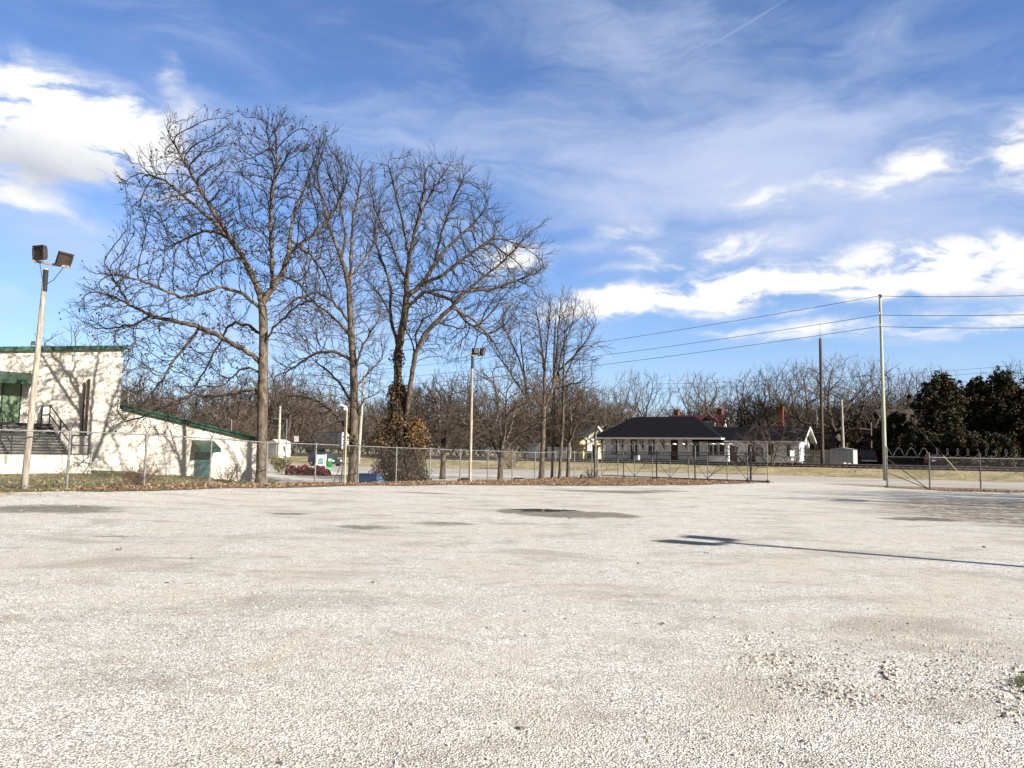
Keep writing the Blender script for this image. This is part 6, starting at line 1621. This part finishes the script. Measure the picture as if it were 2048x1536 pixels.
mb = MB(); mb.quads(np.stack([A0, A1, T2_, T_], 1), list(rngl.choice(2, n, p=[.6, .4])))
tag(mb.build('grass_tufts', [mat('straw_blade', (.27, .225, .12), (.19, .16, .08), 1., .8), mat('green_blade', (.13, .14, .05), (.09, .10, .035), 1., .8)]), 'short winter grass tufts on bank and verge', 'grass', kind='stuff')
# loose stones
def stones(name, label, pts, size, mats, probs):
    n = len(pts); base = np.array([(x, y, z) for z in (-1, 1) for y in (-1, 1) for x in (-1, 1)], float)
    V = base[None] * rngl.uniform(.6, 1.15, (n, 8, 3)); V[:, 4:, :2] *= rngl.uniform(.45, .85, (n, 1, 1))
    a = rngl.uniform(0, 6.28, n); t_ = rngl.normal(0, .35, n); c_, s_ = np.cos(a), np.sin(a); ct, st_ = np.cos(t_), np.sin(t_)
    V *= (size[:, None, None] * np.array([.5, .42, .34])) * rngl.uniform(.75, 1.3, (n, 1, 3))
    X = V[..., 0] * ct[:, None] - V[..., 2] * st_[:, None]; Zz = V[..., 0] * st_[:, None] + V[..., 2] * ct[:, None]
    Xr = X * c_[:, None] - V[..., 1] * s_[:, None]; Yr = X * s_[:, None] + V[..., 1] * c_[:, None]
    Zg = zf(pts[:, 0], pts[:, 1]) + .03 + size * .10
    V = np.stack([Xr + pts[:, :1], Yr + pts[:, 1:2], Zz + Zg[:, None]], -1)
    mb = MB(); F = np.array([(0, 2, 3, 1), (4, 5, 7, 6), (0, 1, 5, 4), (2, 6, 7, 3), (0, 4, 6, 2), (1, 3, 7, 5)])
    idx = (F[None] + (np.arange(n) * 8)[:, None, None]).reshape(-1, 4).tolist(); mi = np.repeat(rngl.choice(len(mats), n, p=probs), 6).tolist()
    mb.v.append(V.reshape(-1, 3)); mb.f = idx; mb.m = mi; mb.n = n * 8
    return tag(mb.build(name, mats), label, 'gravel', kind='stuff')
STN = [mat('limestone_white', (.58, .56, .49), (.46, .44, .385), 12., .9, bump=.4), mat('limestone_grey', (.42, .40, .37), (.32, .30, .28), 12., .9, bump=.4), mat('limestone_tan', (.52, .44, .34), (.40, .33, .25), 12., .9, bump=.4), mat('dark_chip', (.13, .115, .10), (.08, .07, .06), 12., .9)]
n = 34000; D = 3.3 + 6.0 * rngl.random(n) ** 1.4; X = (rngl.random(n) - .5) * 2 * (.74 * D)
stones('gravel_stones', 'loose crushed white stones strewn over the near gravel', np.stack([X, D], 1), np.where(rngl.random(n) < .05, rngl.uniform(.012, .024, n), rngl.uniform(.004, .011, n)), STN, [.48, .33, .13, .06])
P_ = []; SZ = []
for (px, py, rx, ry, k, s0, s1) in [(1580, 1345, 130, 50, 420, .008, .022), (1560, 1322, 95, 12, 110, .012, .032), (1640, 1378, 90, 14, 120, .012, .030), (1780, 1340, 16, 22, 60, .014, .042), (1700, 1400, 60, 16, 90, .012, .028), (1860, 1370, 130, 45, 380, .008, .022), (1720, 1330, 260, 90, 900, .010, .022), (2030, 1390, 40, 60, 120, .016, .036), (1490, 1285, 40, 14, 40, .014, .03), (1960, 1340, 110, 60, 300, .010, .022)]:
    for _ in range(k):
        r_ = math.sqrt(random.random()); a = random.uniform(0, 6.28); yy = py + ry * r_ * math.sin(a); d = ray(px + rx * r_ * math.cos(a), yy); kk = (.03 - CAM_Z) / d.z; P_.append((d.x * kk, d.y * kk)); SZ.append(random.uniform(s0, s1))
stones('rut_stones', 'coarser stones kicked up in the rut at the lower right', np.array(P_), np.array(SZ), STN, [.36, .36, .18, .10])
P_ = []; SZ = []
for (px, py, s_) in [(236, 1104, .10), (385, 1122, .07), (744, 1171, .06), (1276, 1131, .06), (1325, 1256, .055), (1412, 1110, .06), (1137, 1040, .07), (1968, 1098, .09), (1040, 1467, .05), (1608, 1498, .045), (332, 1172, .05), (1130, 1245, .04), (82, 1013, .07), (520, 985, .08)]:
    g = ground(px, py)
    for j in range(3): P_.append((g.x + random.uniform(-.04, .04) * s_ * 10, g.y + random.uniform(-.04, .04))); SZ.append(s_ * random.uniform(.3, .65))
stones('dark_clods', 'a few dark clods lying on the gravel', np.array(P_), np.array(SZ), [STN[3]], [1.0])
n = 3200; xs2 = rngl.uniform(-14, 26, n); ee = np.array([lerp_pts(EDGE, x) for x in xs2]); ys2 = ee - rngl.exponential(2.2, n)
stones('edge_stones', 'larger loose stones along the far edge of the gravel', np.stack([xs2, ys2], 1), rngl.uniform(.012, .034, n), STN, [.25, .37, .26, .12])
# weeds in the lower right corner
b = Vector((3.72, 5.35, 0)); 
for k, (x, y) in enumerate(((3.85, 5.25), (3.80, 5.55))):
    stem_bush('weed_tuft', ('green weed tuft cut by the picture edge at the lower right', 'small weed tuft just behind the lower right one')[k], (x, y, .03), 60, .14 - .02 * k, 1.1, mat('green_blade', (.13, .14, .05), (.09, .10, .035), 1., .8), 120 + k, .004, .05)

for o in WORLD_EMPTIES:
    if '_world' in o: del o['_world']
for o in list(S.objects):
    if o.get('label') == 'x': 
        for ch in list(o.children): bpy.data.objects.remove(ch)
        bpy.data.objects.remove(o)
